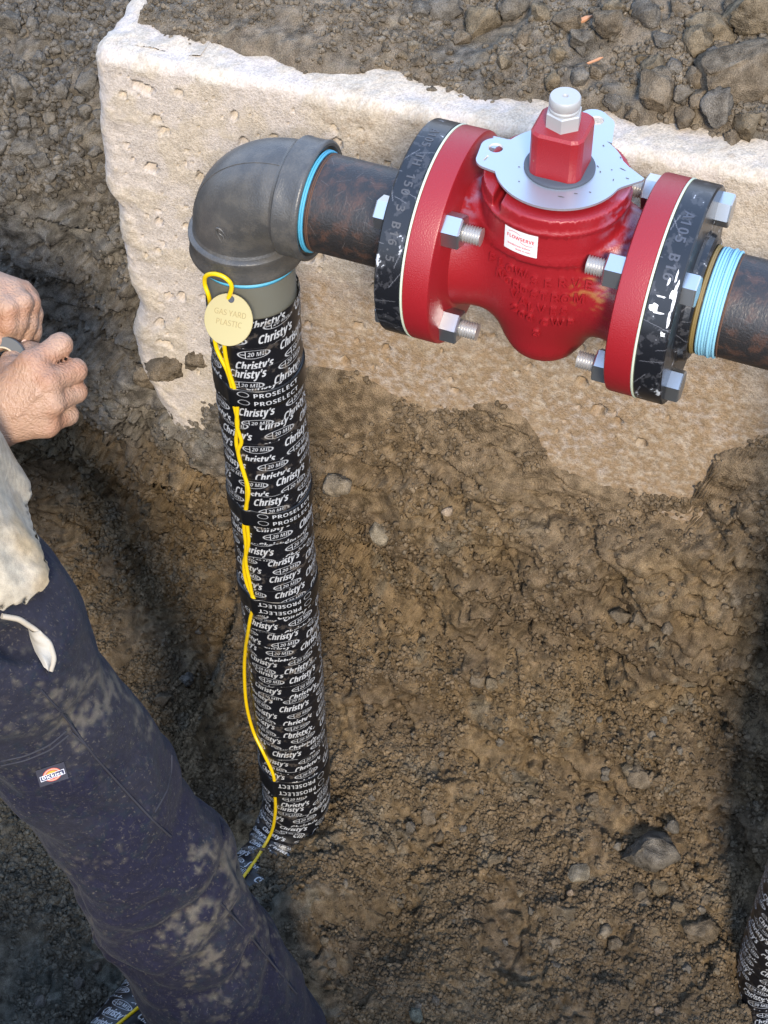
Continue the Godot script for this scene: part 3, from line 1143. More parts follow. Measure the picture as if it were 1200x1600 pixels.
	for q in [[262, 566, 0.036, "largest brown earth clump clinging under the footing's lower corner"], [305, 560, 0.022, "brown earth clump under the footing, on the riser's side of the largest"], [228, 588, 0.022, "brown earth clump at the very corner of the footing's underside"]]:
		var c0 := px(q[0], q[1], 1.0) - CAM_AT
		var hit := CAM_AT + c0 * ((-0.214 - CAM_AT.z) / c0.z)
		var o := place_clod("soil_clod", hit, Vector3(0, 0, 1), q[2], lump(400 + int(q[0]), 30, 0.75, Vector3(1.0, 0.7, 0.7), 0.6), clod_mats[0], q[3], "soil clod", "", 0.6)
	# stones
	var pale: StandardMaterial3D = clod_mats[0].duplicate()
	pale.albedo_color = srgb(0.42, 0.36, 0.27)
	var smooth_stone := lump(301, 24, 0.3, Vector3(1.0, 0.62, 0.75), 0.8)
	var s1 := seen_at(905, 1364)
	var st := place_clod("stone", s1[0], s1[1], 0.021, smooth_stone, pale, "smooth tan wedge-shaped stone lying alone on the trench floor", "stone", "", 0.25)
	var spots := [[595, 830, 0.017, "pale stone stuck in the clay wall, standing out above the other"], [528, 752, 0.021, "pale crusted stone in the clay wall close behind the wrapped riser"], [697, 800, 0.009, "small flat yellow stone set in the clay wall below the valve"], [945, 1452, 0.013, "rounded pinkish pebble on the trench floor near the tan stone"], [891, 1392, 0.007, "tiny pale pebble just below the wedge-shaped tan stone"], [650, 1588, 0.012, "grey-green chip of stone at the near edge of the trench floor"], [1028, 1583, 0.008, "small white pebble on the trench floor below the clods"]]
	for q in spots:
		var s := seen_at(q[0], q[1])
		var m2: StandardMaterial3D = pale.duplicate()
		m2.albedo_color = srgb(0.2, 0.21, 0.17) if q[3].begins_with("grey") else srgb(0.36 + rng.randf() * 0.06, 0.31, 0.225)
		place_clod("stone", s[0], s[1], q[2], lump(310 + int(q[0]), 16, 0.5, Vector3(1, 0.8, 0.8), 0.7), m2, q[3], "stone", "", 0.2)
	# wood splinters on the heap
	var wood := material(srgb(0.42, 0.2, 0.1), 0.8)
	for q in [[905, 36, 0.035, "longer pale wood splinter on the soil heap behind the footing"], [928, 97, 0.018, "short thin wood splinter on the heap behind the grey cap"]]:
		var s := seen_at(q[0], q[1])
		var b := Build.new()
		b.prism(PackedVector2Array([Vector2(-0.5, -0.06), Vector2(0.3, -0.08), Vector2(0.5, 0.0), Vector2(0.2, 0.07), Vector2(-0.45, 0.05)]), -0.04, 0.04, Transform3D.IDENTITY, 0.01)
		var o := put("wood_splinter", b.mesh(), wood)
		o.transform = Transform3D(Basis.from_euler(Vector3(0.1, 0.8, 0.15)).scaled(Vector3.ONE * q[2]), s[0] + Vector3(0, 0.004, 0))
		tag(o, q[3], "wood splinter")
	# countless crumbs
	for part in 2:
		var vs := trench_v if part == 0 else top_v
		var ns := trench_n if part == 0 else top_n
		var lists := [[], [], []]
		var r3 := RandomNumberGenerator.new()
		r3.seed = 77 + part
		for k in (420000 if part == 0 else 100000):
			var i := r3.randi() % vs.size()
			var p := vs[i]
			var q := to_px(p)
			if q.x < -60 or q.x > 1260 or q.y < -60 or q.y > 1660: continue
			var nn := ns[i]
			var w := 0.0
			if part == 1: w = 0.35 + 0.5 * smooth(0.1, 0.5, p.x) - (1.0 if p.y < -0.066 else 0.0)
			elif p.x < -0.26 and p.y > -0.36: w = 0.95
			else: w = smooth(0.25, 0.7, nn.y) * smooth(-0.7, -0.95, p.y) + 0.2
			w *= smooth(-0.25, 0.22, n_col.get_noise_3dv(p * 1.7) + 0.04 + n_mid.get_noise_3dv(p) * 0.3)
			if r3.randf() > w: continue
			var sz := 0.0011 + 0.0042 * pow(r3.randf(), 2.6)
			if part == 0 and p.x < -0.26 and p.y > -0.4: sz *= 1.35
			var xf := Transform3D(Basis.from_euler(Vector3(r3.randf() * TAU, r3.randf() * TAU, r3.randf() * TAU)).scaled(Vector3.ONE * sz), p + nn * sz * 0.35)
			var c := soil_color(p, 0.6) if part == 0 else Color(0.26, 0.214, 0.16)
			lists[r3.randi() % 3].append([xf, c * r3.randf_range(0.8, 1.2)])
		for g in 3:
			var mm := MultiMesh.new()
			mm.transform_format = MultiMesh.TRANSFORM_3D
			mm.use_colors = true
			mm.mesh = grits[g]
			mm.instance_count = lists[g].size()
			for i in lists[g].size():
				mm.set_instance_transform(i, lists[g][i][0])
				mm.set_instance_color(i, lists[g][i][1])
			var o := MultiMeshInstance3D.new()
			o.multimesh = mm
			o.material_override = mats.soil
			o.name = numbered("loose_soil")
			add_child(o)
			tag(o, "fine loose crumbs of soil spread over the trench floor and bank" if part == 0 else "fine loose crumbs of soil spread on top of the concrete footing", "loose soil", "", "stuff")

# ---------------------------------------------------------------- pipework

func ring(b: Build, x: float, r: float, t: float) -> void:   # a round cord laid round the pipe axis
	var prof := []
	for i in 9:
		var a := TAU * i / 8.0
		prof.append(Vector2(r + cos(a) * t, sin(a) * t))
	b.lathe(prof, 48, along_x(Vector3(x, 0, 0)), 80.0)

func elbow(at: Vector3, turn: float, label: String) -> Node3D:
	var root := thing("pipe_elbow", label, "pipe elbow", at, "black iron elbows")
	root.rotation.y = turn
	var pts := PackedVector3Array()
	for i in 5: pts.append(Vector3(0.072 - 0.022 * i / 4.0, 0, 0))
	for i in range(1, 17):
		var a := PI / 2 * i / 16.0
		pts.append(Vector3(0.05 - sin(a) * 0.05, -0.05 + cos(a) * 0.05, 0))
	for i in range(1, 5): pts.append(Vector3(0, -0.05 - 0.022 * i / 4.0, 0))
	var b := Build.new()
	b.tube(pts, func(i, _a): return 0.0492 if i > 2 and i < pts.size() - 3 else 0.049, 56)
	# casting seam along the middle and a raised mark
	var bend := put("bend", b.mesh(), mats.iron, root)
	var seam := PackedVector3Array()
	for i in range(3, pts.size() - 3):
		var t := (pts[i + 1] - pts[i - 1]).normalized()
		var outer := Vector3(0, 0, 1).cross(t).normalized()
		if outer.dot(pts[i] - Vector3(0.05, -0.05, 0)) < 0.0: outer = -outer
		seam.append(pts[i] + (outer * 0.93 + Vector3(0, 0, 0.37)).normalized() * 0.0491)
	var sb := Build.new()
	sb.tube(seam, func(_i, _a): return 0.0007, 6)
	put("casting_seam", sb.mesh(), mats.iron, bend)
	for k in 2:
		var c := Build.new()
		var prof := [Vector2(0.0455, 0.066), Vector2(0.0502, 0.0768), Vector2(0.053, 0.0775), Vector2(0.0548, 0.0762), Vector2(0.0554, 0.0745), Vector2(0.0545, 0.071), Vector2(0.054, 0.058), Vector2(0.0548, 0.0555), Vector2(0.0546, 0.053), Vector2(0.053, 0.0515), Vector2(0.0505, 0.0505), Vector2(0.048, 0.045)]
		prof.reverse()
		c.lathe(prof, 64, along_x(Vector3.ZERO) if k == 0 else Transform3D(Basis(Vector3(1, 0, 0), Vector3(0, -1, 0), Vector3(0, 0, -1)), Vector3.ZERO), 40.0)
		put("collar", c.mesh(), mats.iron, root)
	var m := Build.new()
	var o := PackedVector3Array()
	var mid := Vector3(0.0, -0.026, 0.0482)
	for i in 25:
		var a := TAU * i / 24.0
		o.append(mid + Vector3(cos(a) * 0.0045 - 0.003 * sin(a), sin(a) * 0.0085, -0.0035 * sin(a) * 0.0))
	m.tube(o, func(_i, _a): return 0.0011, 8, false)
	var o2 := PackedVector3Array([mid + Vector3(-0.002, 0.003, 0.0006), mid + Vector3(0.0015, 0.001, 0.0006), mid + Vector3(0.002, -0.003, 0.0006)])
	m.tube(o2, func(_i, _a): return 0.0009, 6)
	put("cast_mark", m.mesh(), mats.iron, root)
	return root

func riser(at: Vector3, heading: float, top: float, label: String, sd: int) -> Node3D:
	var root := thing("riser_pipe", label, "pipe", at, "tape wrapped risers")
	var g := Build.new()
	g.lathe([Vector2(RISER_R - 0.0008, -0.3), Vector2(RISER_R - 0.0008, -0.06)], 64, Transform3D.IDENTITY)
	put("bare_pipe", g.mesh(), mats.grey_coat, root)
	var cord := Build.new()
	var prof := []
	for i in 9: prof.append(Vector2(RISER_R + 0.0022 + cos(TAU * i / 8.0) * 0.0026, -0.0845 + sin(TAU * i / 8.0) * 0.003))
	cord.lathe(prof, 48, Transform3D.IDENTITY, 80)
	put("thread_cord", cord.mesh(), mats.cord, root)
	var d := Vector3(sin(heading), 0, cos(heading))
	var pts := [Vector3(0, top, 0), Vector3(0, -0.4, 0), Vector3(0, -0.7, 0), Vector3(0, -0.95, 0), Vector3(0, -1.035, 0), Vector3(0, -1.085, 0) + d * 0.012, Vector3(0, -1.122, 0) + d * 0.05, Vector3(0, -1.135, 0) + d * 0.12, Vector3(0, -1.14, 0) + d * 0.3, Vector3(0, -1.15, 0) + d * 0.75]
	var path := line_path(pts, 0.0035)
	var wrap := wrap_mesh(path, 0.81, RISER_R + 0.0006)
	put("tape_wrap", wrap, tape_material(0.81, sd), root)
	return root

func flange_profile() -> Array:
	return [Vector2(0.0445, 0.0), Vector2(0.0943, 0.0), Vector2(0.09525, 0.001), Vector2(0.09525, 0.0225), Vector2(0.0937, 0.024), Vector2(0.0575, 0.0242), Vector2(0.0555, 0.0262), Vector2(0.0545, 0.031), Vector2(0.052, 0.033), Vector2(0.0452, 0.033)]

func mirror_x(at: Vector3) -> Transform3D:
	return Transform3D(Basis(Vector3(0, 0, 1), Vector3(-1, 0, 0), Vector3(0, -1, 0)), at)

func rim_text(parent: Node3D, t: String, x: float, r: float, deg: float, h: float, m: Material) -> void:
	var b := Build.new()
	var phi := deg_to_rad(deg)
	for ch in t:
		if ch != " ":
			var n := Vector3(0, cos(phi), sin(phi))
			var dir := Vector3(0, -sin(phi), cos(phi))
			b.take(text_mesh(ch, h, 0.0008), Transform3D(Basis(dir, n.cross(dir), n), Vector3(x, 0, 0) + n * r))
		phi += h * 0.95 / r
	put("stamped_marking", b.mesh(), m, parent)

func pipework() -> void:
	var n := thing("pipe_nipple", "short dark scaly steel nipple between the elbow and the valve's flange", "pipe")
	var b := Build.new()
	b.lathe([Vector2(0.0445, 0.05), Vector2(0.0445, 0.172)], 72, along_x(Vector3.ZERO))
	put("barrel", b.mesh(), mats.pipe, n)
	var c := Build.new()
	for i in 2: ring(c, 0.0762 + i * 0.0019, 0.0455 - i * 0.0002, 0.0014)
	put("thread_cord", c.mesh(), mats.cord, n)
	var r := Build.new()
	for i in 2: ring(r, 0.0815 + i * 0.0016, 0.0443, 0.0007)
	put("rusty_thread", r.mesh(), mats.rust, n)
	var p := thing("steel_pipe", "dark scaly steel pipe running on from the right black flange with blue cord", "pipe")
	var b2 := Build.new()
	b2.lathe([Vector2(0.0445, 0.42), Vector2(0.0445, 0.6)], 72, along_x(Vector3.ZERO))
	put("barrel", b2.mesh(), mats.pipe, p)
	var c2 := Build.new()
	for i in 7: ring(c2, 0.4372 + i * 0.0024, 0.0454 + 0.0006 * sin(i * 2.1), 0.0014 + 0.0003 * sin(i * 3.7))
	var o := put("thread_cord", c2.mesh(), material(srgb(0.2, 0.42, 0.54), 0.6), p)
	o.set_meta("label", "pale blue sealing cord wound in turns round the pipe thread")
	var d := Build.new()
	for i in 2: ring(d, 0.4322 + i * 0.0014, 0.0462 - i * 0.0006, 0.0013)
	put("joint_compound", d.mesh(), mats.dope, p)
	var r2 := Build.new()
	ring(r2, 0.4545, 0.0443, 0.0008)
	put("rusty_thread", r2.mesh(), mats.rust, p)
	elbow(Vector3.ZERO, 0.0, "black iron elbow joining the tagged riser to the short nipple")
	elbow(Vector3(0.66, 0, 0), PI, "black iron elbow at the far end of the steel pipe")
	for k in 2:
		var f := thing("pipe_flange", "black painted flange with chipped white marks on its rim, beside the blue cord" if k == 1 else "black flange with scratched lettered rim on the elbow side of the red valve", "pipe flange", Vector3.ZERO, "black pipe flanges")
		var fb := Build.new()
		fb.lathe(flange_profile(), 96, along_x(Vector3(0.398, 0, 0)) if k == 1 else mirror_x(Vector3(0.191, 0, 0)), 32.0, 1.0, 5.0)
		put("disc", fb.mesh(), mats.black, f)
		if k == 1: rim_text(f, "A105 B16", 0.4095, 0.0951, 8.0, 0.0085, mats.rubber)
		else: rim_text(f, "A105 TH 150 3 B16.5", 0.1795, 0.0951, -10.0, 0.0075, material(srgb(0.05, 0.05, 0.055), 0.5))
		# paint knocked off to the bright primer: flecks on the rim
		if k == 1:
			rng.seed = 33
			var chips := Build.new()
			for q in [[50, 0.4165, 0.0028, 0.005], [53, 0.4192, 0.0014, 0.009], [44, 0.411, 0.0012, 0.005], [41, 0.416, 0.001, 0.006], [58, 0.4045, 0.004, 0.005], [60, 0.409, 0.006, 0.0012], [62, 0.4185, 0.0016, 0.007], [70, 0.4165, 0.0025, 0.003], [47, 0.4185, 0.0014, 0.009], [52, 0.409, 0.005, 0.001]]:
				var n0 := 11
				var phi0 := deg_to_rad(q[0])
				var at := chips.v.size()
				var nn := Vector3(0, cos(phi0), sin(phi0))
				chips.vert(Vector3(q[1], 0, 0) + nn * 0.09545, nn)
				for i in n0:
					var a := TAU * i / n0
					var jag := rng.randf_range(0.55, 1.15)
					var ph: float = phi0 + sin(a) * q[3] * jag / 0.0953
					nn = Vector3(0, cos(ph), sin(ph))
					chips.vert(Vector3(minf(q[1] + cos(a) * q[2] * jag, 0.4204), 0, 0) + nn * 0.09545, nn)
				for i in n0: chips.tri(at, at + 1 + i, at + 1 + (i + 1) % n0)
			put("chipped_paint", chips.mesh(), mats.white, f)
		var g := thing("gasket", "thin pale green gasket edge between the red valve and the %s" % ("chipped black flange" if k == 1 else "elbow-side black flange"), "gasket", Vector3.ZERO, "flange gaskets")
		var gb := Build.new()
		gb.lathe([Vector2(0.046, 0.0), Vector2(0.0952, 0.0), Vector2(0.0957, 0.0006), Vector2(0.0957, 0.0016), Vector2(0.0952, 0.002), Vector2(0.046, 0.002)], 96, along_x(Vector3(0.396 if k == 1 else 0.191, 0, 0)))
		put("ring", gb.mesh(), mats.gasket, g)

# ---------------------------------------------------------------- the valve

func valve_field(p: Vector3) -> float:
	var q := p - Vector3(VALVE_X, 0, 0)
	var rr := Vector2(q.x, q.z).length()
	# tapered plug housing
	var taper := lerpf(0.038, 0.0585, clampf((q.y + 0.085) / 0.125, 0, 1))
	var barrel := maxf((rr - taper) * 0.97, q.y - 0.05)
	barrel = -smin(-barrel, q.y + 0.1, 0.03)
	# the port, an upright oval that widens to the flanges
	var ax := absf(q.x)
	var w := smooth(0.035, 0.08, ax)
	var oval := Vector2(q.z / lerpf(0.043, 0.058, w), q.y / lerpf(0.05, 0.058, w)).length()
	var port := maxf((oval - 1.0) * 0.045, ax - 0.08)
	var d := smin(barrel, port, 0.035)
	# collar under the plate
	var collar := maxf(rr - 0.0615, maxf(q.y - 0.094, 0.046 - q.y))
	d = smin(d, collar, 0.006)
	var band := maxf(rr - 0.0632, absf(q.y - 0.0795) - 0.0012)
	d = smin(d, band, 0.003)
	# notch of the stop
	var notch := maxf(maxf(absf(q.x + 0.036) - 0.004, 0.082 - q.y), -q.z)
	d = maxf(d, -notch)
	return d

func valve_color(p: Vector3, n: Vector3) -> Color:
	var red := Color(0.225, 0.009, 0.012)
	var q := p - Vector3(VALVE_X, 0, 0)
	var s := n_fine.get_noise_3d(p.x * 0.5, p.y * 2.2, p.z * 0.7)
	var mk := 0.0
	if q.z > -0.02 and q.y > 0.0:
		if q.x > 0.0: mk = smooth(0.045, 0.06, q.x) * smooth(0.012, 0.03, q.y)
		else: mk = smooth(0.055, 0.066, -q.x) * smooth(0.02, 0.04, q.y)
	var col := red.lerp(Color(0.24, 0.1, 0.15), mk * smooth(-0.1, 0.25, s) * 0.8)
	var o := smooth(0.028, 0.01, p.distance_to(Vector3(VALVE_X + 0.053, 0.02, 0.05)))
	return col.lerp(Color(0.3, 0.17, 0.05), o * smooth(0.1, 0.35, s) * 0.55)

func trace(fn: Callable, x: float, y: float, from := 1.2) -> Vector3:
	var t := from
	var dir := px(x, y, 1.0) - CAM_AT
	for i in 90:
		var d: float = fn.call(CAM_AT + dir * t)
		if d < 0.0003: break
		t += d * 0.7
		if t > 3.0: break
	return CAM_AT + dir * t

func slope(fn: Callable, p: Vector3, e := 0.002) -> Vector3:
	return Vector3(fn.call(p + Vector3(e, 0, 0)) - fn.call(p - Vector3(e, 0, 0)), fn.call(p + Vector3(0, e, 0)) - fn.call(p - Vector3(0, e, 0)), fn.call(p + Vector3(0, 0, e)) - fn.call(p - Vector3(0, 0, e))).normalized()

func hexagon(af: float, turn: float) -> PackedVector2Array:
	var out := PackedVector2Array()
	for i in 6: out.append(Vector2.from_angle(turn + TAU * i / 6.0) * af / sqrt(3.0))
	return out

func valve() -> void:
	var root := thing("plug_valve", "red cast iron plug valve with silver stop plate and square stem", "valve")
	var b := Build.new()
	b.nets(valve_field, Vector3(VALVE_X - 0.085, -0.12, -0.08), Vector3(VALVE_X + 0.085, 0.104, 0.08), 0.0026, valve_color)
	var body := put("body", b.mesh(), mats.red, root)
	for k in 2:
		var f := Build.new()
		f.lathe([Vector2(0.05, -0.0035), Vector2(0.06, -0.0035), Vector2(0.066, 0.0), Vector2(0.0925, 0.0), Vector2(0.0948, 0.0012), Vector2(0.09525, 0.003), Vector2(0.09525, 0.0232), Vector2(0.0945, 0.024), Vector2(0.04, 0.024)], 96, along_x(Vector3(0.372, 0, 0)) if k == 1 else mirror_x(Vector3(0.217, 0, 0)), 40.0)
		f.c.fill(Color(0.225, 0.009, 0.012))
		put("valve_flange", f.mesh(), mats.red, root)
	# bolts: heads on the pipe side, nuts towards the valve
	rng.seed = 5
	var bc := 0.1524 / 2 * sqrt(0.5)
	var thread := []
	for i in 26:
		thread.append(Vector2(0.0081 if i % 2 else 0.0066, 0.0 + i * 0.0012))
	thread.append(Vector2(0.0069, 0.042))
	thread.append(Vector2(0.0069, 0.085))
	thread = thread.slice(3)
	thread.push_front(Vector2(0.0, 0.003))
	for side in 2:
		for sy in [1, -1]:
			for sz in [1, -1]:
				var xf := along_x(Vector3(0, sy * bc, sz * bc)) if side == 1 else mirror_x(Vector3(0, sy * bc, sz * bc))
				xf.origin.x = 0.337 if side == 1 else 0.589 - 0.337
				var s := Build.new()
				s.lathe(thread, 20, xf, 20.0)
				var bolt := put("hex_bolt", s.mesh(), mats.zinc_thread, root)
				var turn := rng.randf() * PI
				var h := Build.new()
				h.prism(hexagon(0.0255, turn), 0.0851, 0.0965, xf, 0.0011)
				put("head", h.mesh(), mats.zinc, bolt)
				var nt := Build.new()
				var flipped := xf * Transform3D(Basis(Vector3(1, 0, 0), Vector3(0, -1, 0), Vector3(0, 0, -1)), Vector3(0, 0.0349, 0))
				nt.prism(hexagon(0.0268, rng.randf_range(0.2, 0.5) + (PI / 6 if sz < 0 else 0.0)), 0.0, 0.0155, flipped, 0.0013)
				put("nut", nt.mesh(), mats.zinc, bolt)
	# stop plate with two holed ears, a slot and a pointer
	var outline := PackedVector2Array()
	for i in 64: outline.append(Vector2.from_angle(TAU * i / 64.0) * 0.0535)
	var lobes := [[Vector2(-0.059, -0.006), Vector2(-0.057, 0.011), 0.0115], [Vector2(0.006, -0.0735), Vector2(0.0135, -0.068), 0.0122]]
	for l in lobes:
		var pill := PackedVector2Array()
		for i in 24:
			var e := Vector2.from_angle(TAU * i / 24.0)
			pill.append((l[1] if e.dot(l[1] - l[0]) > 0 else l[0]) + e * l[2])
		var hull := PackedVector2Array(pill)
		var mid: Vector2 = (l[0] + l[1]) * 0.5
		var across := mid.orthogonal().normalized() * 0.024
		hull.append(mid * 0.7 + across)
		hull.append(mid * 0.7 - across)
		outline = Geometry2D.merge_polygons(outline, Geometry2D.convex_hull(hull))[0]
	outline = Geometry2D.merge_polygons(outline, PackedVector2Array([Vector2(0.046, -0.027), Vector2(0.053, -0.021), Vector2(0.069, -0.011), Vector2(0.068, -0.008), Vector2(0.055, 0.006), Vector2(0.046, 0.02)]))[0]
	var poly := CSGPolygon3D.new()
	poly.polygon = outline
	poly.mode = CSGPolygon3D.MODE_DEPTH
	poly.depth = 0.0022
	poly.name = "stop_plate"
	poly.material = mats.plate
	poly.rotation.x = PI / 2
	poly.position = Vector3(VALVE_X + 0.001, 0.0985, 0)
	for q in [Vector2(-0.0575, -0.005), Vector2(0.0095, -0.0712)]:
		var hole := CSGCylinder3D.new()
		hole.operation = CSGShape3D.OPERATION_SUBTRACTION
		hole.radius = 0.0062
		hole.height = 0.02
		hole.sides = 24
		hole.rotation.x = PI / 2
		hole.position = Vector3(q.x, q.y, 0)
		poly.add_child(hole)
	var slot := CSGBox3D.new()
	slot.operation = CSGShape3D.OPERATION_SUBTRACTION
	slot.size = Vector3(0.0018, 0.0075, 0.02)
	slot.position = Vector3(-0.0605, 0.0105, 0)
	slot.rotation.z = 0.2
	poly.add_child(slot)
	root.add_child(poly)
	# nicks in the plate's coating
	var nick_m := material(srgb(0.09, 0.075, 0.07), 0.7)
	rng.seed = 91
	for q in [[0.03, -0.012, 0.004, 0.6], [0.034, -0.006, 0.003, 1.3], [0.042, -0.012, 0.0022, 0.3], [0.05, -0.016, 0.007, 0.35], [0.047, 0.0, 0.003, 1.5], [0.057, -0.006, 0.003, 0.1], [0.024, 0.028, 0.004, -0.2], [0.034, 0.022, 0.003, 0.1], [-0.024, 0.03, 0.002, 0.8], [-0.03, 0.012, 0.002, 0.2], [0.026, -0.04, 0.003, 1.0], [0.044, -0.03, 0.003, 0.9], [-0.026, -0.012, 0.002, 1.2], [0.014, 0.036, 0.006, -0.1]]:
		var nick := Build.new()
		var s0 := 0
		var mid := Vector3(VALVE_X + q[0], 0.1009, q[1])
		nick.vert(mid, Vector3.UP)
		for i in 8:
			var e := Vector2(cos(TAU * i / 8.0) * q[2] * 0.5, sin(TAU * i / 8.0) * 0.0007) * rng.randf_range(0.6, 1.2)
			e = e.rotated(q[3])
			nick.vert(mid + Vector3(e.x, 0, e.y), Vector3.UP)
		for i in 8: nick.tri(s0, s0 + 1 + i, s0 + 1 + (i + 1) % 8)
		put("scratch", nick.mesh(), nick_m, root)
	# stem, its washer and the grease fitting
	var at := Transform3D(Basis(), Vector3(VALVE_X + 0.001, 0, 0))
	var ws := Build.new()
	ws.lathe([Vector2(0.0, 0.104), Vector2(0.0275, 0.104), Vector2(0.0295, 0.1025), Vector2(0.0295, 0.098)], 48, at, 50)
	put("washer", ws.mesh(), mats.rubber, root)
	var sq := PackedVector2Array()
	for i in 4:
		var a := PI / 4 + PI / 2 * i
		for k in 5: sq.append(Vector2.from_angle(a + (k - 2) * 0.115) * (0.0262 + 0.0006 * (2 - absi(k - 2))))
	var stem := Build.new()
	stem.prism(sq, 0.1, 0.1445, at, 0.0022)
	stem.c.fill(Color(0.225, 0.01, 0.013))
	put("stem", stem.mesh(), mats.red, root)
	# worn paint on the stem's corner
	var worn := Build.new()
	rng.seed = 44
	for q in [[0.0088, 0.113, 0.0018, 0.004], [0.0075, 0.109, 0.0026, 0.0022], [0.0105, 0.12, 0.0009, 0.006], [-0.003, 0.108, 0.004, 0.0008], [-0.0145, 0.118, 0.0015, 0.0012]]:
		var s0 := worn.v.size()
		worn.vert(Vector3(VALVE_X + q[0], q[1], 0.0212), Vector3(0, 0, 1))
		for i in 9:
			var a := TAU * i / 9.0
			var jag := rng.randf_range(0.5, 1.2)
			worn.vert(Vector3(VALVE_X + q[0] + cos(a) * q[2] * jag, q[1] + sin(a) * q[3] * jag, 0.0212), Vector3(0, 0, 1))
		for i in 9: worn.tri(s0, s0 + 1 + i, s0 + 1 + (i + 1) % 9)
	var wm := put("worn_paint", worn.mesh(), material(srgb(0.42, 0.33, 0.22), 0.7), root)
	var fit := Build.new()
	fit.prism(hexagon(0.0262, 0.35), 0.1445, 0.158, at, 0.001)
	fit.lathe([Vector2(0.0118, 0.157), Vector2(0.0126, 0.1595), Vector2(0.0126, 0.1605), Vector2(0.0119, 0.1615), Vector2(0.0128, 0.1635), Vector2(0.0128, 0.1695), Vector2(0.012, 0.171), Vector2(0.0025, 0.1712), Vector2(0.0018, 0.1695), Vector2(0.0, 0.1695)], 40, at, 35)
	put("grease_fitting", fit.mesh(), mats.fitting, root)
	# maker's label on the collar
	var im := Image.create(348, 264, false, Image.FORMAT_RGBA8)
	im.fill(srgb(0.58, 0.57, 0.56))
	var crimson := srgb(0.5, 0.02, 0.03)
	var w1 := stamp("FLOWSERVE", 40.0, 0.92, 0.0, crimson)
	im.blend_rect(w1, Rect2i(Vector2i.ZERO, w1.get_size()), Vector2i(174 - w1.get_width() / 2, 70))
	for x in 200:
		for t in 6:
			var y := int(52 - 26 * sin(PI * clampf((x + 20) / 160.0, 0, 1)) + t)
			if x < 130: im.set_pixel(44 + x, y, crimson)
			y = int(122 + 24 * sin(PI * clampf(x / 150.0, 0, 1)) + t)
			if x < 130: im.set_pixel(174 + x, y, crimson)
	var w2 := stamp("Nordstrom Valves", 20.0, 1.0, 0.0, crimson)
	im.blend_rect(w2, Rect2i(Vector2i.ZERO, w2.get_size()), Vector2i(40, 172))
	var w3 := stamp("Made in India", 17.0, 1.0, 0.0, crimson)
	im.blend_rect(w3, Rect2i(Vector2i.ZERO, w3.get_size()), Vector2i(130, 214))
	var lm := material(Color(1, 1, 1), 0.4)
	lm.albedo_texture = tex(im)
	var lp := PackedVector3Array()
	var lu := PackedVector2Array()
	for j in 5:
		for i in 13:
			var a := deg_to_rad(lerpf(-24.0, 4.5, i / 12.0))
			var y := lerpf(0.0765, 0.0535, j / 4.0)
			lp.append(Vector3(VALVE_X + sin(a) * 0.0622, y, cos(a) * 0.0622))
			lu.append(Vector2(i / 12.0, j / 4.0))
	var lb := Build.new()
	lb.sheet(lp, 13, 5, true, PackedColorArray(), lu)
	put("label_sticker", lb.mesh(), lm, body)
	# raised lettering of the casting
	var cast := Build.new()
	var rows := [["FLOWSERVE", [140, 285], [205, 325], [268, 362], [345, 395], [438, 452], [535, 474], [640, 466], [738, 470], [830, 482]], ["NORDSTROM", [200, 402], [252, 448], [310, 480], [366, 515], [435, 548], [506, 560], [586, 575], [662, 580], [765, 578]], ["VALVES", [300, 550], [358, 600], [415, 645], [490, 655], [575, 670], [650, 672]], ["200CWP", [298, 645], [350, 690], [405, 718], [510, 750], [605, 752], [700, 752]], ["3", [455, 828]], ["OPEN", [555, -20], [610, -17], [672, -20], [732, -30]]]
	for r in rows:
		for i in range(1, r.size()):
			var x: float = 740.0 + r[i][0] / 4.615
			var y: float = 340.0 + r[i][1] / 4.615
			var p := trace(valve_field, x, y)
			var n := slope(valve_field, p)
			var up := (Vector3.UP - n * n.y).normalized()
			cast.take(text_mesh(r[0][i - 1], 0.006 if r[0] == "OPEN" else 0.0088, 0.0042), Transform3D(Basis(up.cross(n), up, n), p))
	cast.c.resize(cast.v.size())
	cast.c.fill(Color(0.235, 0.01, 0.013))
	var co := put("cast_lettering", cast.mesh(), mats.red, body)
	co.set_meta("label", "raised cast lettering in the same red paint")

# ---------------------------------------------------------------- wire and tag

func on_riser(l: Array, r: float) -> Array:
	var out := []
	for q in l:
		var a := deg_to_rad(q[0])
		var rr: float = q[2] if q.size() > 2 else r
		out.append(Vector3(sin(a) * rr, q[1], cos(a) * rr))
	return out

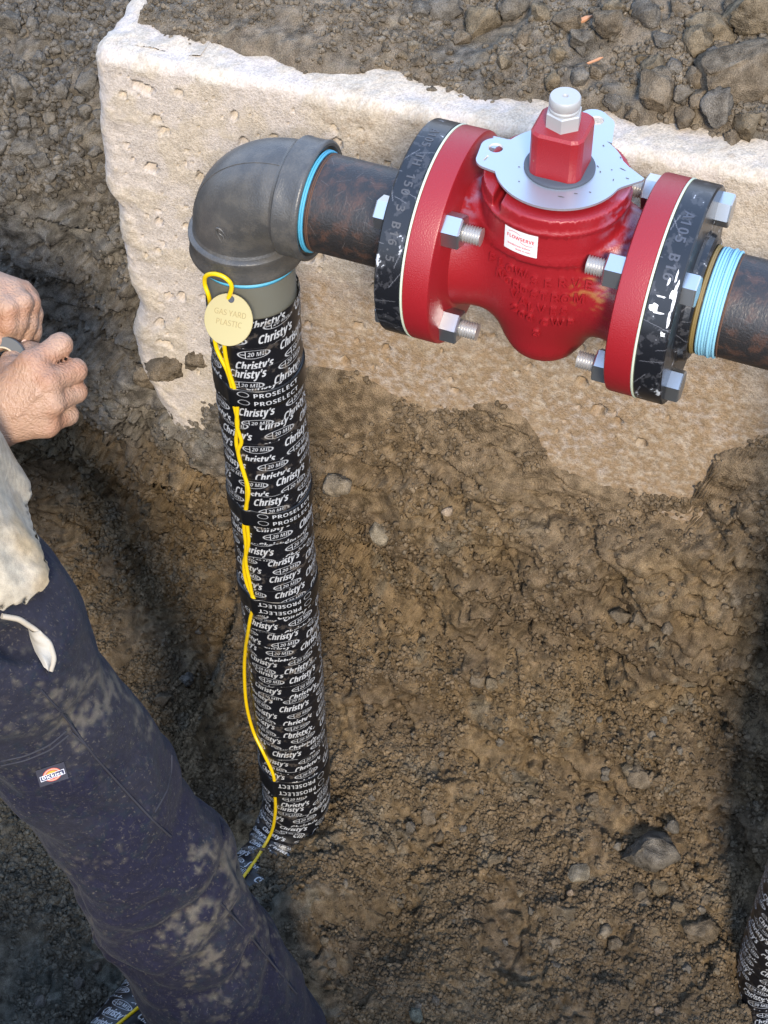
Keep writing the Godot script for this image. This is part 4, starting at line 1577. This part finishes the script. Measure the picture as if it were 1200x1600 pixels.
func wire_and_tag() -> void:
	var w := thing("tracer_wire", "yellow tracer wire twisted down the wrapped riser under black bands", "wire")
	var r := 0.0468
	var runs := [
		[[1.0, -0.101, 0.0565], [3.6, -0.09, 0.056], [0.0, -0.078, 0.0545], [-12, -0.0725, 0.053], [-24, -0.0765, 0.052], [-38, -0.089, 0.0495], [-37.1, -0.1024, 0.049], [-30, -0.116, 0.048], [-32.4, -0.1445], [-30.1, -0.177], [-22.3, -0.1897], [-13.6, -0.2027], [-9.1, -0.222], [-8.2, -0.2478], [-6.1, -0.2719], [-11.3, -0.3025], [-8.4, -0.3303], [-2.7, -0.3576], [-3.3, -0.3832], [-7.9, -0.4111], [-13.9, -0.4385], [-13.8, -0.4676], [-17.8, -0.5033], [-14.4, -0.5354], [-12.1, -0.5667], [-12, -0.58]],
		[[-0.4, -0.103, 0.0535], [-8.1, -0.1323, 0.05], [-13.7, -0.1639], [-13.4, -0.1852], [-10.1, -0.2055], [-6, -0.2212], [-4.0, -0.2463], [-7.0, -0.2764, 0.0475], [-3.4, -0.2992], [-8.9, -0.3158, 0.048], [-6, -0.3432], [0.4, -0.3719, 0.048], [-9.0, -0.4121], [-8.0, -0.4356], [-9.3, -0.4652], [-22, -0.507], [-20.8, -0.5396], [-9.0, -0.5654], [-10, -0.575], [-19.1, -0.5999, 0.047], [-29.2, -0.6359, 0.047], [-50, -0.695, 0.0472], [-59, -0.75, 0.0509], [-59.4, -0.8177, 0.0531], [-52, -0.87, 0.049], [-26, -0.892, 0.047], [-10.4, -0.9237, 0.047], [-7.6, -0.9479, 0.047], [-9.7, -0.9885, 0.047], [-12, -1.025, 0.0478]]]
	for k in 2:
		var pts := on_riser(runs[k], r)
		if k == 0:
			var front := func(p): return capsule(p, Vector3(0, 0, 0), Vector3(0, -0.2, 0), 0.0585, 0.056)
			for i in 8: pts.pop_front()
			var first := []
			for q in [[357, 466], [362, 447], [352, 434], [336, 428], [322, 431], [320, 444], [327, 466]]: first.append(trace(front, q[0], q[1]))
			pts = first + pts
		if k == 1:
			# round the bend, over the buried run and out at the other side of the leg
			var d := Vector3(sin(-0.245), 0, cos(-0.245))
			var ax := [Vector3(0, -1.0, 0), Vector3(0, -1.035, 0), Vector3(0, -1.085, 0) + d * 0.012, Vector3(0, -1.122, 0) + d * 0.05, Vector3(0, -1.135, 0) + d * 0.12, Vector3(0, -1.14, 0) + d * 0.3, Vector3(0, -1.15, 0) + d * 0.75]
			var skin_of := func(p):
				var e := 1e9
				for i in ax.size() - 1: e = minf(e, capsule(p, ax[i], ax[i + 1], 0.0465, 0.0465))
				return e
			for q in [[425, 1298], [411, 1325], [395, 1350], [340, 1425], [290, 1488], [235, 1556], [185, 1600], [110, 1665]]: pts.append(trace(skin_of, q[0], q[1], 1.6))
		var b := Build.new()
		b.tube(line_path(pts, 0.003), func(_i, _a): return 0.0022, 10)
		put("strand", b.mesh(), mats.wire, w)
	# brass tag, hanging from the loop and leaning on the pipe
	var c := px(357, 499.5, 1.635)
	var face_to := (Vector3(0.02, 0.62, 0.78)).normalized()
	var side := Vector3.UP.cross(face_to).normalized()
	side = (side + Vector3(0, 0.06, 0)).normalized()
	var up := face_to.cross(side)
	var t := thing("brass_tag", "round brass tag stamped with letters, hung on the yellow wire", "tag", c)
	t.basis = Basis(side, face_to, -up)
	var disc := PackedVector2Array()
	for i in 48: disc.append(Vector2.from_angle(TAU * i / 48.0) * 0.0245)
	var d := Build.new()
	d.prism(disc, -0.0006, 0.0006, Transform3D.IDENTITY, 0.0003)
	put("disc", d.mesh(), mats.brass, t)
	var eye := Build.new()
	eye.lathe([Vector2(0.0, 0.0012), Vector2(0.0026, 0.0012), Vector2(0.0032, 0.0007)], 20, Transform3D(Basis(), Vector3(0, 0, -0.019)))
	put("eyelet_hole", eye.mesh(), mats.rubber, t)
	var l := Build.new()
	var rows := [["GAS YARD", -0.0062], ["PLASTIC", 0.003]]
	for q in rows:
		l.take(text_mesh(q[0], 0.0052, 0.0003, false), Transform3D(Basis(Vector3(1, 0, 0), Vector3(0, 0, -1), Vector3(0, 1, 0)), Vector3(0.001, 0.00065, q[1])))
	put("stamped_letters", l.mesh(), mats.brass_letters, t)

# ---------------------------------------------------------------- the worker

var leg := {}

func trouser_field(p: Vector3) -> float:
	var f := n_fold.get_noise_3d(p.x * 1.0 + p.y * 0.35, p.y * 1.1, p.z)
	var d := capsule(p, leg.hip, leg.knee, 0.079, 0.081)
	d = smin(d, capsule(p, leg.knee, leg.hem, 0.081, 0.094), 0.05)
	d = smin(d, capsule(p, leg.pelvis, leg.hip, 0.1, 0.078), 0.07)
	if p.x < -0.16:
		d = smin(d, capsule(p, leg.hip2, leg.knee2, 0.09, 0.08), 0.06)
		d = smin(d, capsule(p, leg.knee2, leg.hem2, 0.08, 0.09), 0.05)
	d = maxf(d, leg.floor - p.y)
	# creases: gathered behind the knee and where the cloth hangs on the shin
	var near_knee := exp(-pow((p.y - leg.knee.y) / 0.14, 2))
	d += f * (0.008 + 0.01 * near_knee) + 0.004 * n_fold.get_noise_3d(p.x * 2.6 + p.y * 1.4, p.y * 2.2, p.z * 2.0)
	var lean: float = (p.x - leg.knee.x) * 0.9 - (p.z - leg.knee.z) * 0.3 + 0.02 * f
	for q in [[0.02, 0.011, 0.013], [-0.05, 0.014, 0.016], [-0.13, 0.012, 0.011], [0.12, 0.01, 0.008], [0.075, 0.008, 0.007], [-0.2, 0.012, 0.009]]:
		var e: float = (p.y - leg.knee.y - q[0] - lean * 0.5) / q[1]
		if absf(e) < 3.0: d += q[2] * exp(-e * e) * (0.5 + f)
	# the mouth of the side pocket
	d = -smin(-d, leg_pocket(p), 0.012)
	return d

func leg_pocket(p: Vector3) -> float:
	var q: Vector3 = p - leg.pocket
	var a := Vector3(q.dot(leg.pa) / 0.03, q.dot(leg.pb) / 0.019, q.dot(leg.pc) / 0.026)
	return (a.length() - 1.0) * 0.019

func trouser_color(p: Vector3, n: Vector3) -> Color:
	var navy := Color(0.0135, 0.0145, 0.0275)
	var faded := Color(0.021, 0.022, 0.034)
	var dust := Color(0.15, 0.13, 0.1)
	var a := n_mid.get_noise_3dv(p * 0.8)
	var b := n_fine.get_noise_3dv(p * 0.8)
	var c := n_col.get_noise_3dv(p * 2.5)
	var col := navy.lerp(faded, smooth(-0.1, 0.5, c + 0.5 * smooth(-0.6, -0.35, p.y)))
	var q := to_px(p)
	var where := exp(-pow((q.x - 120) / 110.0, 2) - pow((q.y - 1110) / 90.0, 2)) + exp(-pow((q.x - 360) / 70.0, 2) - pow((q.y - 1370) / 100.0, 2)) * 0.9 + exp(-pow((q.x - 330) / 90.0, 2) - pow((q.y - 1530) / 90.0, 2)) * 0.6
	return col.lerp(dust, clampf(smooth(0.12, 0.5, a * 0.5 + b * 0.6 + where * 0.46 - 0.2) * 0.7, 0, 1))

func cloth_strip(parent: Node3D, pts: Array, r: float, m: Material, called := "seam") -> void:
	var q := []
	for i in pts.size() - 1:
		for k in 6:
			var s := Vector2(pts[i][0], pts[i][1]).lerp(Vector2(pts[i + 1][0], pts[i + 1][1]), k / 6.0)
			var p := trace(trouser_field, s.x, s.y, 1.3)
			q.append(p + slope(trouser_field, p) * r * 0.3)
	var path := PackedVector3Array(q)
	for pass_no in 2:
		for i in range(1, path.size() - 1): path[i] = (path[i - 1] + path[i] * 2.0 + path[i + 1]) * 0.25
	var b := Build.new()
	b.tube(path, func(_i, _a): return r, 7)
	put(called, b.mesh(), m, parent)

func shirt_field(p: Vector3) -> float:
	var f := n_fold.get_noise_3d(p.x * 0.9, p.y * 0.45 + p.x * 0.3, p.z * 0.9 + 3.0)
	var d := capsule(p, leg.shirt_low, leg.shirt_mid, 0.119, 0.106)
	d = smin(d, capsule(p, leg.shirt_mid, leg.chest, 0.104, 0.15), 0.08)
	d = smin(d, capsule(p, leg.chest, leg.neck + Vector3(0, -0.06, 0), 0.15, 0.09), 0.05)
	d = smin(d, capsule(p, leg.sh_r, leg.el_r, 0.075, 0.058), 0.05)
	d = smin(d, capsule(p, leg.sh_l, leg.el_l, 0.075, 0.058), 0.05)
	d += f * 0.014 + 0.007 * n_fold.get_noise_3d(p.x * 2.4, p.y * 1.1 + p.x, p.z * 2.4)
	var h: Vector3 = p - leg.hem_at
	return maxf(d, -h.dot(leg.hem_n) + 0.004 * f)

var arm_bones := []
func body_field(p: Vector3) -> float:
	var d := 1e9
	for b in arm_bones: d = smin(d, capsule(p, b[0], b[1], b[2], b[3]), 0.03)
	return d

var chains := []
func hand_field(p: Vector3) -> float:
	var d := 1e9
	for c in chains:
		var e := 1e9
		for b in c[0]: e = smin(e, capsule(p, b[0], b[1], b[2], b[3]), c[1])
		d = smin(d, e, 0.003)
	return d + 0.0007 * n_fine.get_noise_3dv(p * 1.2)

func skin_color(p: Vector3, _n: Vector3) -> Color:
	var a := n_mid.get_noise_3dv(p * 1.4)
	var b := n_fine.get_noise_3dv(p * 1.5)
	return Color(0.335, 0.205, 0.14).lerp(Color(0.3, 0.155, 0.095), smooth(-0.2, 0.4, a)) * (1.0 + 0.12 * b)

func digit(pts: Array, r0: float, r1: float) -> Array:
	var out := []
	for i in pts.size() - 1:
		out.append([pts[i], pts[i + 1], lerpf(r0, r1, float(i) / (pts.size() - 1)), lerpf(r0, r1, float(i + 1) / (pts.size() - 1))])
	return out

func worker() -> void:
	leg = {"hip": px(-28, 985, 1.66), "knee": px(252, 1372, 1.94), "hem": px(395, 1640, 2.17), "pelvis": px(-130, 870, 1.67), "hip2": Vector3(-0.30, -0.3, 0.27), "knee2": Vector3(-0.42, -0.7, 0.36), "hem2": Vector3(-0.45, -1.1, 0.42), "floor": -1.13}
	leg.pocket = px(26, 1003, 1.585)
	leg.pc = -(leg.pocket - CAM_AT).normalized()
	leg.pa = (CAM_RIGHT * 0.9 - CAM_UP * 0.25).normalized()
	leg.pb = leg.pc.cross(leg.pa).normalized()
	leg.shirt_low = px(-92, 912, 1.652)
	leg.shirt_mid = px(-250, 690, 1.575)
	leg.chest = Vector3(-0.4, 0.14, 0.34)
	leg.neck = Vector3(-0.42, 0.36, 0.3)
	leg.sh_r = Vector3(-0.27, 0.25, 0.43)
	leg.el_r = Vector3(-0.31, -0.2, 0.4)
	leg.sh_l = Vector3(-0.55, 0.25, 0.26)
	leg.el_l = Vector3(-0.47, -0.03, 0.14)
	leg.hem_n = Vector3(0.32, 1.0, -0.08).normalized()
	leg.hem_at = px(60, 908, 1.6)
	var who := thing("person", "worker in dusty navy trousers and cream shirt, hands busy, standing in the trench", "person")
	# skin: head, neck, arms and both hands
	var wr := px(-22, 655, 1.668)
	var wl := px(-66, 452, 1.70)
	var head: Vector3 = leg.neck + Vector3(0.02, 0.13, -0.03)
	arm_bones = [[leg.chest, leg.neck, 0.1, 0.06], [leg.neck, head, 0.056, 0.07], [head + Vector3(0, 0.05, 0.015), head + Vector3(0.01, -0.02, -0.02), 0.088, 0.072], [leg.sh_r, leg.el_r, 0.05, 0.042], [leg.sh_l, leg.el_l, 0.05, 0.042], [leg.el_r, wr, 0.043, 0.029], [leg.el_l, wl, 0.043, 0.029], [leg.chest, leg.sh_r, 0.08, 0.05], [leg.chest, leg.sh_l, 0.08, 0.05], [head + Vector3(0.025, 0.01, -0.08), head + Vector3(0.03, -0.02, -0.105), 0.012, 0.016], [leg.pelvis, leg.chest, 0.09, 0.11]]
	var skin := material(Color(1, 1, 1), 0.5, 0, 0.45)
	skin.vertex_color_use_as_albedo = true
	skin.heightmap_enabled = true
	skin.heightmap_texture = tex(grey_picture(512, [[noise(FastNoiseLite.TYPE_SIMPLEX_SMOOTH, 16.0, 4, 90, 0.6), 1.0]]))
	skin.heightmap_scale = 0.16
	skin.uv1_triplanar = true
	skin.uv1_scale = Vector3.ONE * 9.0
	var sk := Build.new()
	sk.nets(body_field, Vector3(-0.72, -0.4, 0.0), Vector3(-0.1, 0.75, 0.56), 0.012, skin_color)
	# right hand: back towards the camera, fingers curled round the roll of tape
	var mi := px(50, 570, 1.636)
	var mm := px(73, 597, 1.634)
	var mr := px(80, 630, 1.643)
	var ml := px(72, 662, 1.658)
	chains = [
		[[[leg.el_r.lerp(wr, 0.6), wr, 0.031, 0.027], [wr, mi, 0.026, 0.0135], [wr, mm, 0.026, 0.014], [wr, mr, 0.026, 0.0135], [wr, ml, 0.025, 0.0125], [wr, px(20, 585, 1.668), 0.025, 0.018], [mi, ml, 0.0105, 0.0095]], 0.012],
		[digit([mi, px(94, 539, 1.65), px(90, 545, 1.69), px(68, 552, 1.71)], 0.0122, 0.0095), 0.004],
		[digit([mm, px(117, 579, 1.656), px(113, 588, 1.7), px(88, 592, 1.72)], 0.0122, 0.0092), 0.004],
		[digit([mr, px(118, 612, 1.668), px(112, 616, 1.71), px(88, 614, 1.728)], 0.0116, 0.0088), 0.004],
		[digit([ml, px(106, 648, 1.68), px(101, 648, 1.715), px(82, 640, 1.73)], 0.0108, 0.008), 0.004],
		[digit([px(-2, 600, 1.675), px(22, 566, 1.692), px(44, 552, 1.704), px(60, 550, 1.716)], 0.0145, 0.0092), 0.005],
		# tendons and a vein over the back of the hand
		[[[wr.lerp(mm, 0.35) + CAM_FWD * -0.0205, mm + CAM_FWD * -0.0105, 0.0026, 0.0024]], 0.003], [[[wr.lerp(mi, 0.35) + CAM_FWD * -0.0195, mi + CAM_FWD * -0.0105, 0.0026, 0.0024]], 0.003], [[[wr.lerp(mr, 0.3) + CAM_FWD * -0.02, mr + CAM_FWD * -0.0098, 0.0032, 0.003]], 0.003], [[[px(25, 650, 1.634), px(58, 615, 1.624), 0.0022, 0.0022], [px(58, 615, 1.624), px(70, 590, 1.626), 0.0022, 0.0018]], 0.003]]
	sk.nets(hand_field, px(40, 615, 1.68) - Vector3(0.125, 0.085, 0.1), px(40, 615, 1.68) + Vector3(0.075, 0.085, 0.1), 0.003, skin_color)
	# left hand: fingers pointing down on the far side of the roll
	var li := px(-6, 466, 1.688)
	var lm := px(16, 457, 1.698)
	var lr := px(34, 458, 1.711)
	var ll := px(43, 468, 1.726)
	chains = [
		[[[leg.el_l.lerp(wl, 0.6), wl, 0.031, 0.027], [wl, li, 0.026, 0.0125], [wl, lm, 0.026, 0.013], [wl, lr, 0.025, 0.0125], [wl, ll, 0.024, 0.0115]], 0.012],
		[digit([li, px(11, 482, 1.681), px(12, 508, 1.686), px(9, 527, 1.698)], 0.0122, 0.0088), 0.004],
		[digit([lm, px(33, 473, 1.69), px(27, 505, 1.694), px(18, 529, 1.702)], 0.0122, 0.0086), 0.004],
		[digit([lr, px(46, 474, 1.706), px(43, 508, 1.709), px(35, 534, 1.715)], 0.0116, 0.0082), 0.004],
		[digit([ll, px(52, 490, 1.724), px(51, 520, 1.726), px(45, 545, 1.731)], 0.0104, 0.0074), 0.004],
		[digit([px(-50, 480, 1.69), px(-25, 512, 1.685), px(-4, 535, 1.69)], 0.0135, 0.0092), 0.005]]
	sk.nets(hand_field, px(0, 495, 1.70) - Vector3(0.11, 0.085, 0.09), px(0, 495, 1.70) + Vector3(0.07, 0.085, 0.09), 0.003, skin_color)
	var body := put("body", sk.mesh(), skin, who)
	# nails
	var nail_m := material(srgb(0.55, 0.36, 0.28), 0.3)
	for q in [[35, 533, 1.7064], [45, 545, 1.7232], [17, 528, 1.693]]:
		var sp := SphereMesh.new()
		sp.radius = 0.0046
		sp.height = 0.0092
		sp.radial_segments = 16
		sp.rings = 8
		var o := put("fingernail", sp, nail_m, body)
		var z := (CAM_AT - px(q[0], q[1], q[2])).normalized()
		var y := (Vector3.UP - z * z.y).normalized()
		o.transform = Transform3D(Basis(y.cross(z) * 0.9, y * 1.15, z * 0.35), px(q[0], q[1], q[2]))
	var hair := Build.new()
	hair.nets(func(p): return maxf(capsule(p, head + Vector3(0, 0.06, 0.02), head + Vector3(0.0, 0.0, 0.03), 0.096, 0.09), -(p.z - head.z + 0.045) - (p.y - head.y - 0.06)), head - Vector3(0.12, 0.14, 0.14), head + Vector3(0.12, 0.2, 0.16), 0.01)
	put("hair", hair.mesh(), material(srgb(0.06, 0.05, 0.045), 0.8), who)
	# trousers
	var weave := noise(FastNoiseLite.TYPE_SIMPLEX_SMOOTH, 3.0, 2, 81)
	var cloth := material(Color(1, 1, 1), 0.85, 0, 0.3)
	cloth.vertex_color_use_as_albedo = true
	cloth.albedo_texture = tex(grey_picture(512, [[weave, 1.0], [noise(FastNoiseLite.TYPE_SIMPLEX_SMOOTH, 40.0, 3, 82), 0.7]], 0.55, 1.2))
	cloth.heightmap_enabled = true
	cloth.heightmap_texture = tex(grey_picture(512, [[weave, 1.0], [noise(FastNoiseLite.TYPE_SIMPLEX_SMOOTH, 30.0, 3, 83), 1.0]]))
	cloth.heightmap_scale = 0.12
	cloth.uv1_triplanar = true
	cloth.uv1_scale = Vector3.ONE * 7.0
	cloth.rim_enabled = true
	cloth.rim = 0.08
	var dn := noise(FastNoiseLite.TYPE_SIMPLEX_SMOOTH, 22.0, 4, 84, 0.65).get_seamless_image(512, 512)
	var dust := Image.create(512, 512, false, Image.FORMAT_RGBA8)
	var dc := srgb(0.13, 0.113, 0.088)
	for y in 512:
		for x in 512: dust.set_pixel(x, y, Color(dc.r, dc.g, dc.b, smooth(0.72, 0.82, dn.get_pixel(x, y).r) * 0.7))
	var linen := cloth.duplicate() as StandardMaterial3D
	cloth.detail_enabled = true
	cloth.detail_albedo = tex(dust)
	var tr := Build.new()
	tr.nets(trouser_field, Vector3(-0.56, -1.16, 0.12), Vector3(0.24, -0.14, 0.54), 0.0046, trouser_color)
	var trousers := put("trousers", tr.mesh(), cloth, who)
	var thread_m := material(srgb(0.02, 0.02, 0.028), 0.8)
	var pale := material(srgb(0.36, 0.31, 0.24), 0.8)
	cloth_strip(trousers, [[64, 1078], [95, 1112], [150, 1185], [200, 1240], [240, 1283], [272, 1312]], 0.0012, thread_m)
	cloth_strip(trousers, [[345, 1412], [372, 1440], [425, 1505], [470, 1562]], 0.0012, thread_m)
	cloth_strip(trousers, [[268, 1180], [268, 1205], [260, 1238], [238, 1275]], 0.001, thread_m)
	cloth_strip(trousers, [[2, 1196], [40, 1188], [80, 1171], [112, 1144]], 0.001, thread_m)
	cloth_strip(trousers, [[2, 1189], [40, 1181], [78, 1164], [108, 1138]], 0.001, thread_m)
	cloth_strip(trousers, [[112, 1144], [140, 1170], [150, 1186]], 0.001, thread_m)
	cloth_strip(trousers, [[2, 962], [30, 966], [58, 984], [78, 1005], [84, 1030], [76, 1052]], 0.0028, pale, "pocket_edge")
	var lp := PackedVector3Array()
	var edge_a := [[44, 975], [49, 998], [56, 1020], [67, 1042]]
	var edge_b := [[64, 984], [79, 1003], [82, 1028], [74, 1050]]
	for j in 13:
		var k := mini(int(j / 4.0), 2)
		var t := j / 4.0 - k
		for i in 7:
			var qa := Vector2(edge_a[k][0], edge_a[k][1]).lerp(Vector2(edge_a[k + 1][0], edge_a[k + 1][1]), t)
			var qb := Vector2(edge_b[k][0], edge_b[k][1]).lerp(Vector2(edge_b[k + 1][0], edge_b[k + 1][1]), t)
			var q := qa.lerp(qb, i / 6.0)
			var p := trace(trouser_field, q.x, q.y, 1.3)
			lp.append(p + slope(trouser_field, p, 0.004) * (0.002 + 0.004 * sin(PI * i / 6.0)) + Vector3.ONE * 0.002 * n_fine.get_noise_3dv(p))
	var lin_ := Build.new()
	lin_.sheet(lp, 7, 13, true)
	put("pocket_lining", lin_.mesh(), material(srgb(0.36, 0.325, 0.27), 0.85), trousers)
	# woven maker's patch at the pocket hem
	var pi := Image.create(176, 112, false, Image.FORMAT_RGBA8)
	pi.fill(srgb(0.03, 0.03, 0.045))
	for y in 112:
		for x in 176:
			var e := Vector2((x - 88) / 56.0, (y - 56) / 42.0).length()
			if e < 1.0: pi.set_pixel(x, y, srgb(0.5, 0.06, 0.04))
			if e < 0.92 and e > 0.72: pi.set_pixel(x, y, srgb(0.62, 0.3, 0.22))
			if e < 0.62 and y < 62: pi.set_pixel(x, y, srgb(0.65, 0.33, 0.05))
			if absf(y - 62.0 + (x - 88) * 0.05) < 17.0 and x > 12 and x < 164: pi.set_pixel(x, y, srgb(0.62, 0.62, 0.68))
			if absf(y - 62.0 + (x - 88) * 0.05) < 13.5 and x > 16 and x < 160: pi.set_pixel(x, y, srgb(0.03, 0.035, 0.08))
	var dk := stamp("Dickies", 21.0, 1.25, 0.0, srgb(0.75, 0.75, 0.78))
	pi.blend_rect(dk, Rect2i(Vector2i.ZERO, dk.get_size()), Vector2i(88 - dk.get_width() / 2, 62 - dk.get_height() / 2))
	var pmat := material(Color(1, 1, 1), 0.8)
	pmat.albedo_texture = tex(pi)
	var pp := PackedVector3Array()
	var pu := PackedVector2Array()
	for j in 7:
		for i in 10:
			var o2 := Vector2(lerpf(-23, 23, i / 9.0), lerpf(-13.5, 13.5, j / 6.0)).rotated(-0.3)
			var p := trace(trouser_field, 81 + o2.x, 1209 + o2.y, 1.3)
			pp.append(p + slope(trouser_field, p) * 0.0012)
			pu.append(Vector2(i / 9.0, j / 6.0))
	var pb := Build.new()
	pb.sheet(pp, 10, 7, true, PackedColorArray(), pu)
	put("maker_patch", pb.mesh(), pmat, trousers)
	# shirt
	var sh := Build.new()
	sh.nets(shirt_field, Vector3(-0.68, -0.42, 0.04), Vector3(0.0, 0.4, 0.58), 0.006, func(p, _n): return Color(0.47, 0.4, 0.3).lerp(Color(0.43, 0.325, 0.195), smooth(0.0, 0.5, n_mid.get_noise_3dv(p * 0.7))))
	put("shirt", sh.mesh(), linen, who)
	for k in 2:
		var h: Vector3 = leg.hem if k == 0 else leg.hem2
		var bt := Build.new()
		var toe := Vector3(0.09, 0, 0.13) if k == 0 else Vector3(0.05, 0, -0.16)
		var base := Vector3(h.x, -1.135, h.z)
		bt.nets(func(p): return maxf(smin(smin(capsule(p, base + Vector3(0, 0.1, 0.02), base + Vector3(0, 0.02, 0.02), 0.055, 0.05), capsule(p, base, base + toe, 0.05, 0.045), 0.04), 1e3, 0.01), base.y - 0.03 - p.y), base - Vector3(0.16, 0.06, 0.26), base + Vector3(0.2, 0.2, 0.12), 0.009)
		put("boot", bt.mesh(), material(srgb(0.09, 0.06, 0.04), 0.7), who)
	# the roll of tape between the hands
	var roll := thing("tape_roll", "dark grey roll of tape held between the worker's hands", "tape roll", px(6, 566, 1.695))
	var axis := (Vector3(0.25, 0.75, 0.6)).normalized()
	var ax2 := axis.cross(Vector3(1, 0, 0)).normalized()
	roll.basis = Basis(ax2.cross(axis) * -1.0, axis, ax2)
	var rb := Build.new()
	rb.lathe([Vector2(0.014, -0.012), Vector2(0.0235, -0.012), Vector2(0.0245, -0.011), Vector2(0.0245, 0.011), Vector2(0.0235, 0.012), Vector2(0.0135, 0.012)], 48, Transform3D.IDENTITY)
	put("tape", rb.mesh(), material(srgb(0.05, 0.055, 0.06), 0.4), roll)
	var cb := Build.new()
	cb.lathe([Vector2(0.014, -0.0125), Vector2(0.014, 0.0125), Vector2(0.0125, 0.0125), Vector2(0.0125, -0.0125)], 40, Transform3D.IDENTITY)
	put("core", cb.mesh(), material(srgb(0.45, 0.36, 0.25), 0.8), roll)

# ---------------------------------------------------------------- the scene

func _ready() -> void:
	var cam := Camera3D.new()
	cam.name = "camera"
	cam.transform = Transform3D(Basis(CAM_RIGHT.normalized(), CAM_UP.normalized(), -CAM_FWD.normalized()), CAM_AT)
	cam.fov = rad_to_deg(2.0 * atan(800.0 / FOCAL))
	cam.near = 0.05
	cam.far = 300.0
	add_child(cam)
	cam.current = true
	var env := Environment.new()
	env.background_mode = Environment.BG_SKY
	var sky := Sky.new()
	var sm := ProceduralSkyMaterial.new()
	sm.sky_top_color = Color(0.62, 0.74, 0.92)
	sm.sky_horizon_color = Color(0.86, 0.89, 0.93)
	sm.sky_curve = 0.2
	sm.ground_bottom_color = Color(0.3, 0.27, 0.23)
	sm.ground_horizon_color = Color(0.5, 0.48, 0.45)
	sky.sky_material = sm
	env.sky = sky
	env.background_energy_multiplier = 1.0
	env.tonemap_mode = Environment.TONE_MAPPER_LINEAR
	env.tonemap_exposure = 3.2
	env.sdfgi_enabled = true
	env.ssao_enabled = true
	env.ssil_enabled = true
	var we := WorldEnvironment.new()
	we.environment = env
	add_child(we)
	var sun := DirectionalLight3D.new()
	sun.light_color = Color(1.0, 0.95, 0.87)
	sun.light_energy = 0.6
	sun.light_angular_distance = 11.0
	sun.shadow_enabled = true
	add_child(sun)
	sun.look_at_from_position(Vector3(0.5, 0.88, 1.0), Vector3.ZERO)

	n_big = noise(FastNoiseLite.TYPE_SIMPLEX_SMOOTH, 0.26, 3, 1)
	n_mid = noise(FastNoiseLite.TYPE_SIMPLEX_SMOOTH, 0.075, 4, 2, 0.55)
	n_fine = noise(FastNoiseLite.TYPE_SIMPLEX_SMOOTH, 0.014, 3, 3, 0.6)
	n_cell = noise(FastNoiseLite.TYPE_CELLULAR, 0.024, 1, 4)
	n_cell2 = noise(FastNoiseLite.TYPE_CELLULAR, 0.0105, 1, 5)
	n_col = noise(FastNoiseLite.TYPE_SIMPLEX_SMOOTH, 0.22, 4, 6, 0.6)
	n_fold = noise(FastNoiseLite.TYPE_SIMPLEX_SMOOTH, 0.13, 2, 7, 0.4)
	n_crack = noise(FastNoiseLite.TYPE_SIMPLEX_SMOOTH, 0.13, 4, 8, 0.6)
	var t0 := Time.get_ticks_msec()
	make_materials()
	mats.brass = material(srgb(0.57, 0.45, 0.21), 0.38, 0.75)
	mats.brass_letters = material(srgb(0.33, 0.25, 0.11), 0.6, 0.5)
	print("materials ", Time.get_ticks_msec() - t0)
	ground_sheet()
	print("ground ", Time.get_ticks_msec() - t0)
	footing()
	top_soil()
	near_bank()
	print("setting ", Time.get_ticks_msec() - t0)
	pipework()
	var r1 := riser(Vector3.ZERO, -0.245, -0.128, "tall tape-wrapped riser with yellow wire under the tagged elbow", 3)
	tape_band(r1, -0.222, -0.2455, false, 18.0)
	tape_band(r1, -0.407, -0.4305, false, 28.0)
	tape_band(r1, -0.562, -0.588, true, -4.0)
	tape_band(r1, -0.943, -0.979, true, -2.0)
	riser(Vector3(0.66, 0, 0.0), 0.62, -0.116, "second tape-wrapped riser, without wire, at the end of the steel pipe", 8)
	print("pipes ", Time.get_ticks_msec() - t0)
	valve()
	print("valve ", Time.get_ticks_msec() - t0)
	wire_and_tag()
	worker()
	print("worker ", Time.get_ticks_msec() - t0)
	clods()
	print("clods ", Time.get_ticks_msec() - t0)
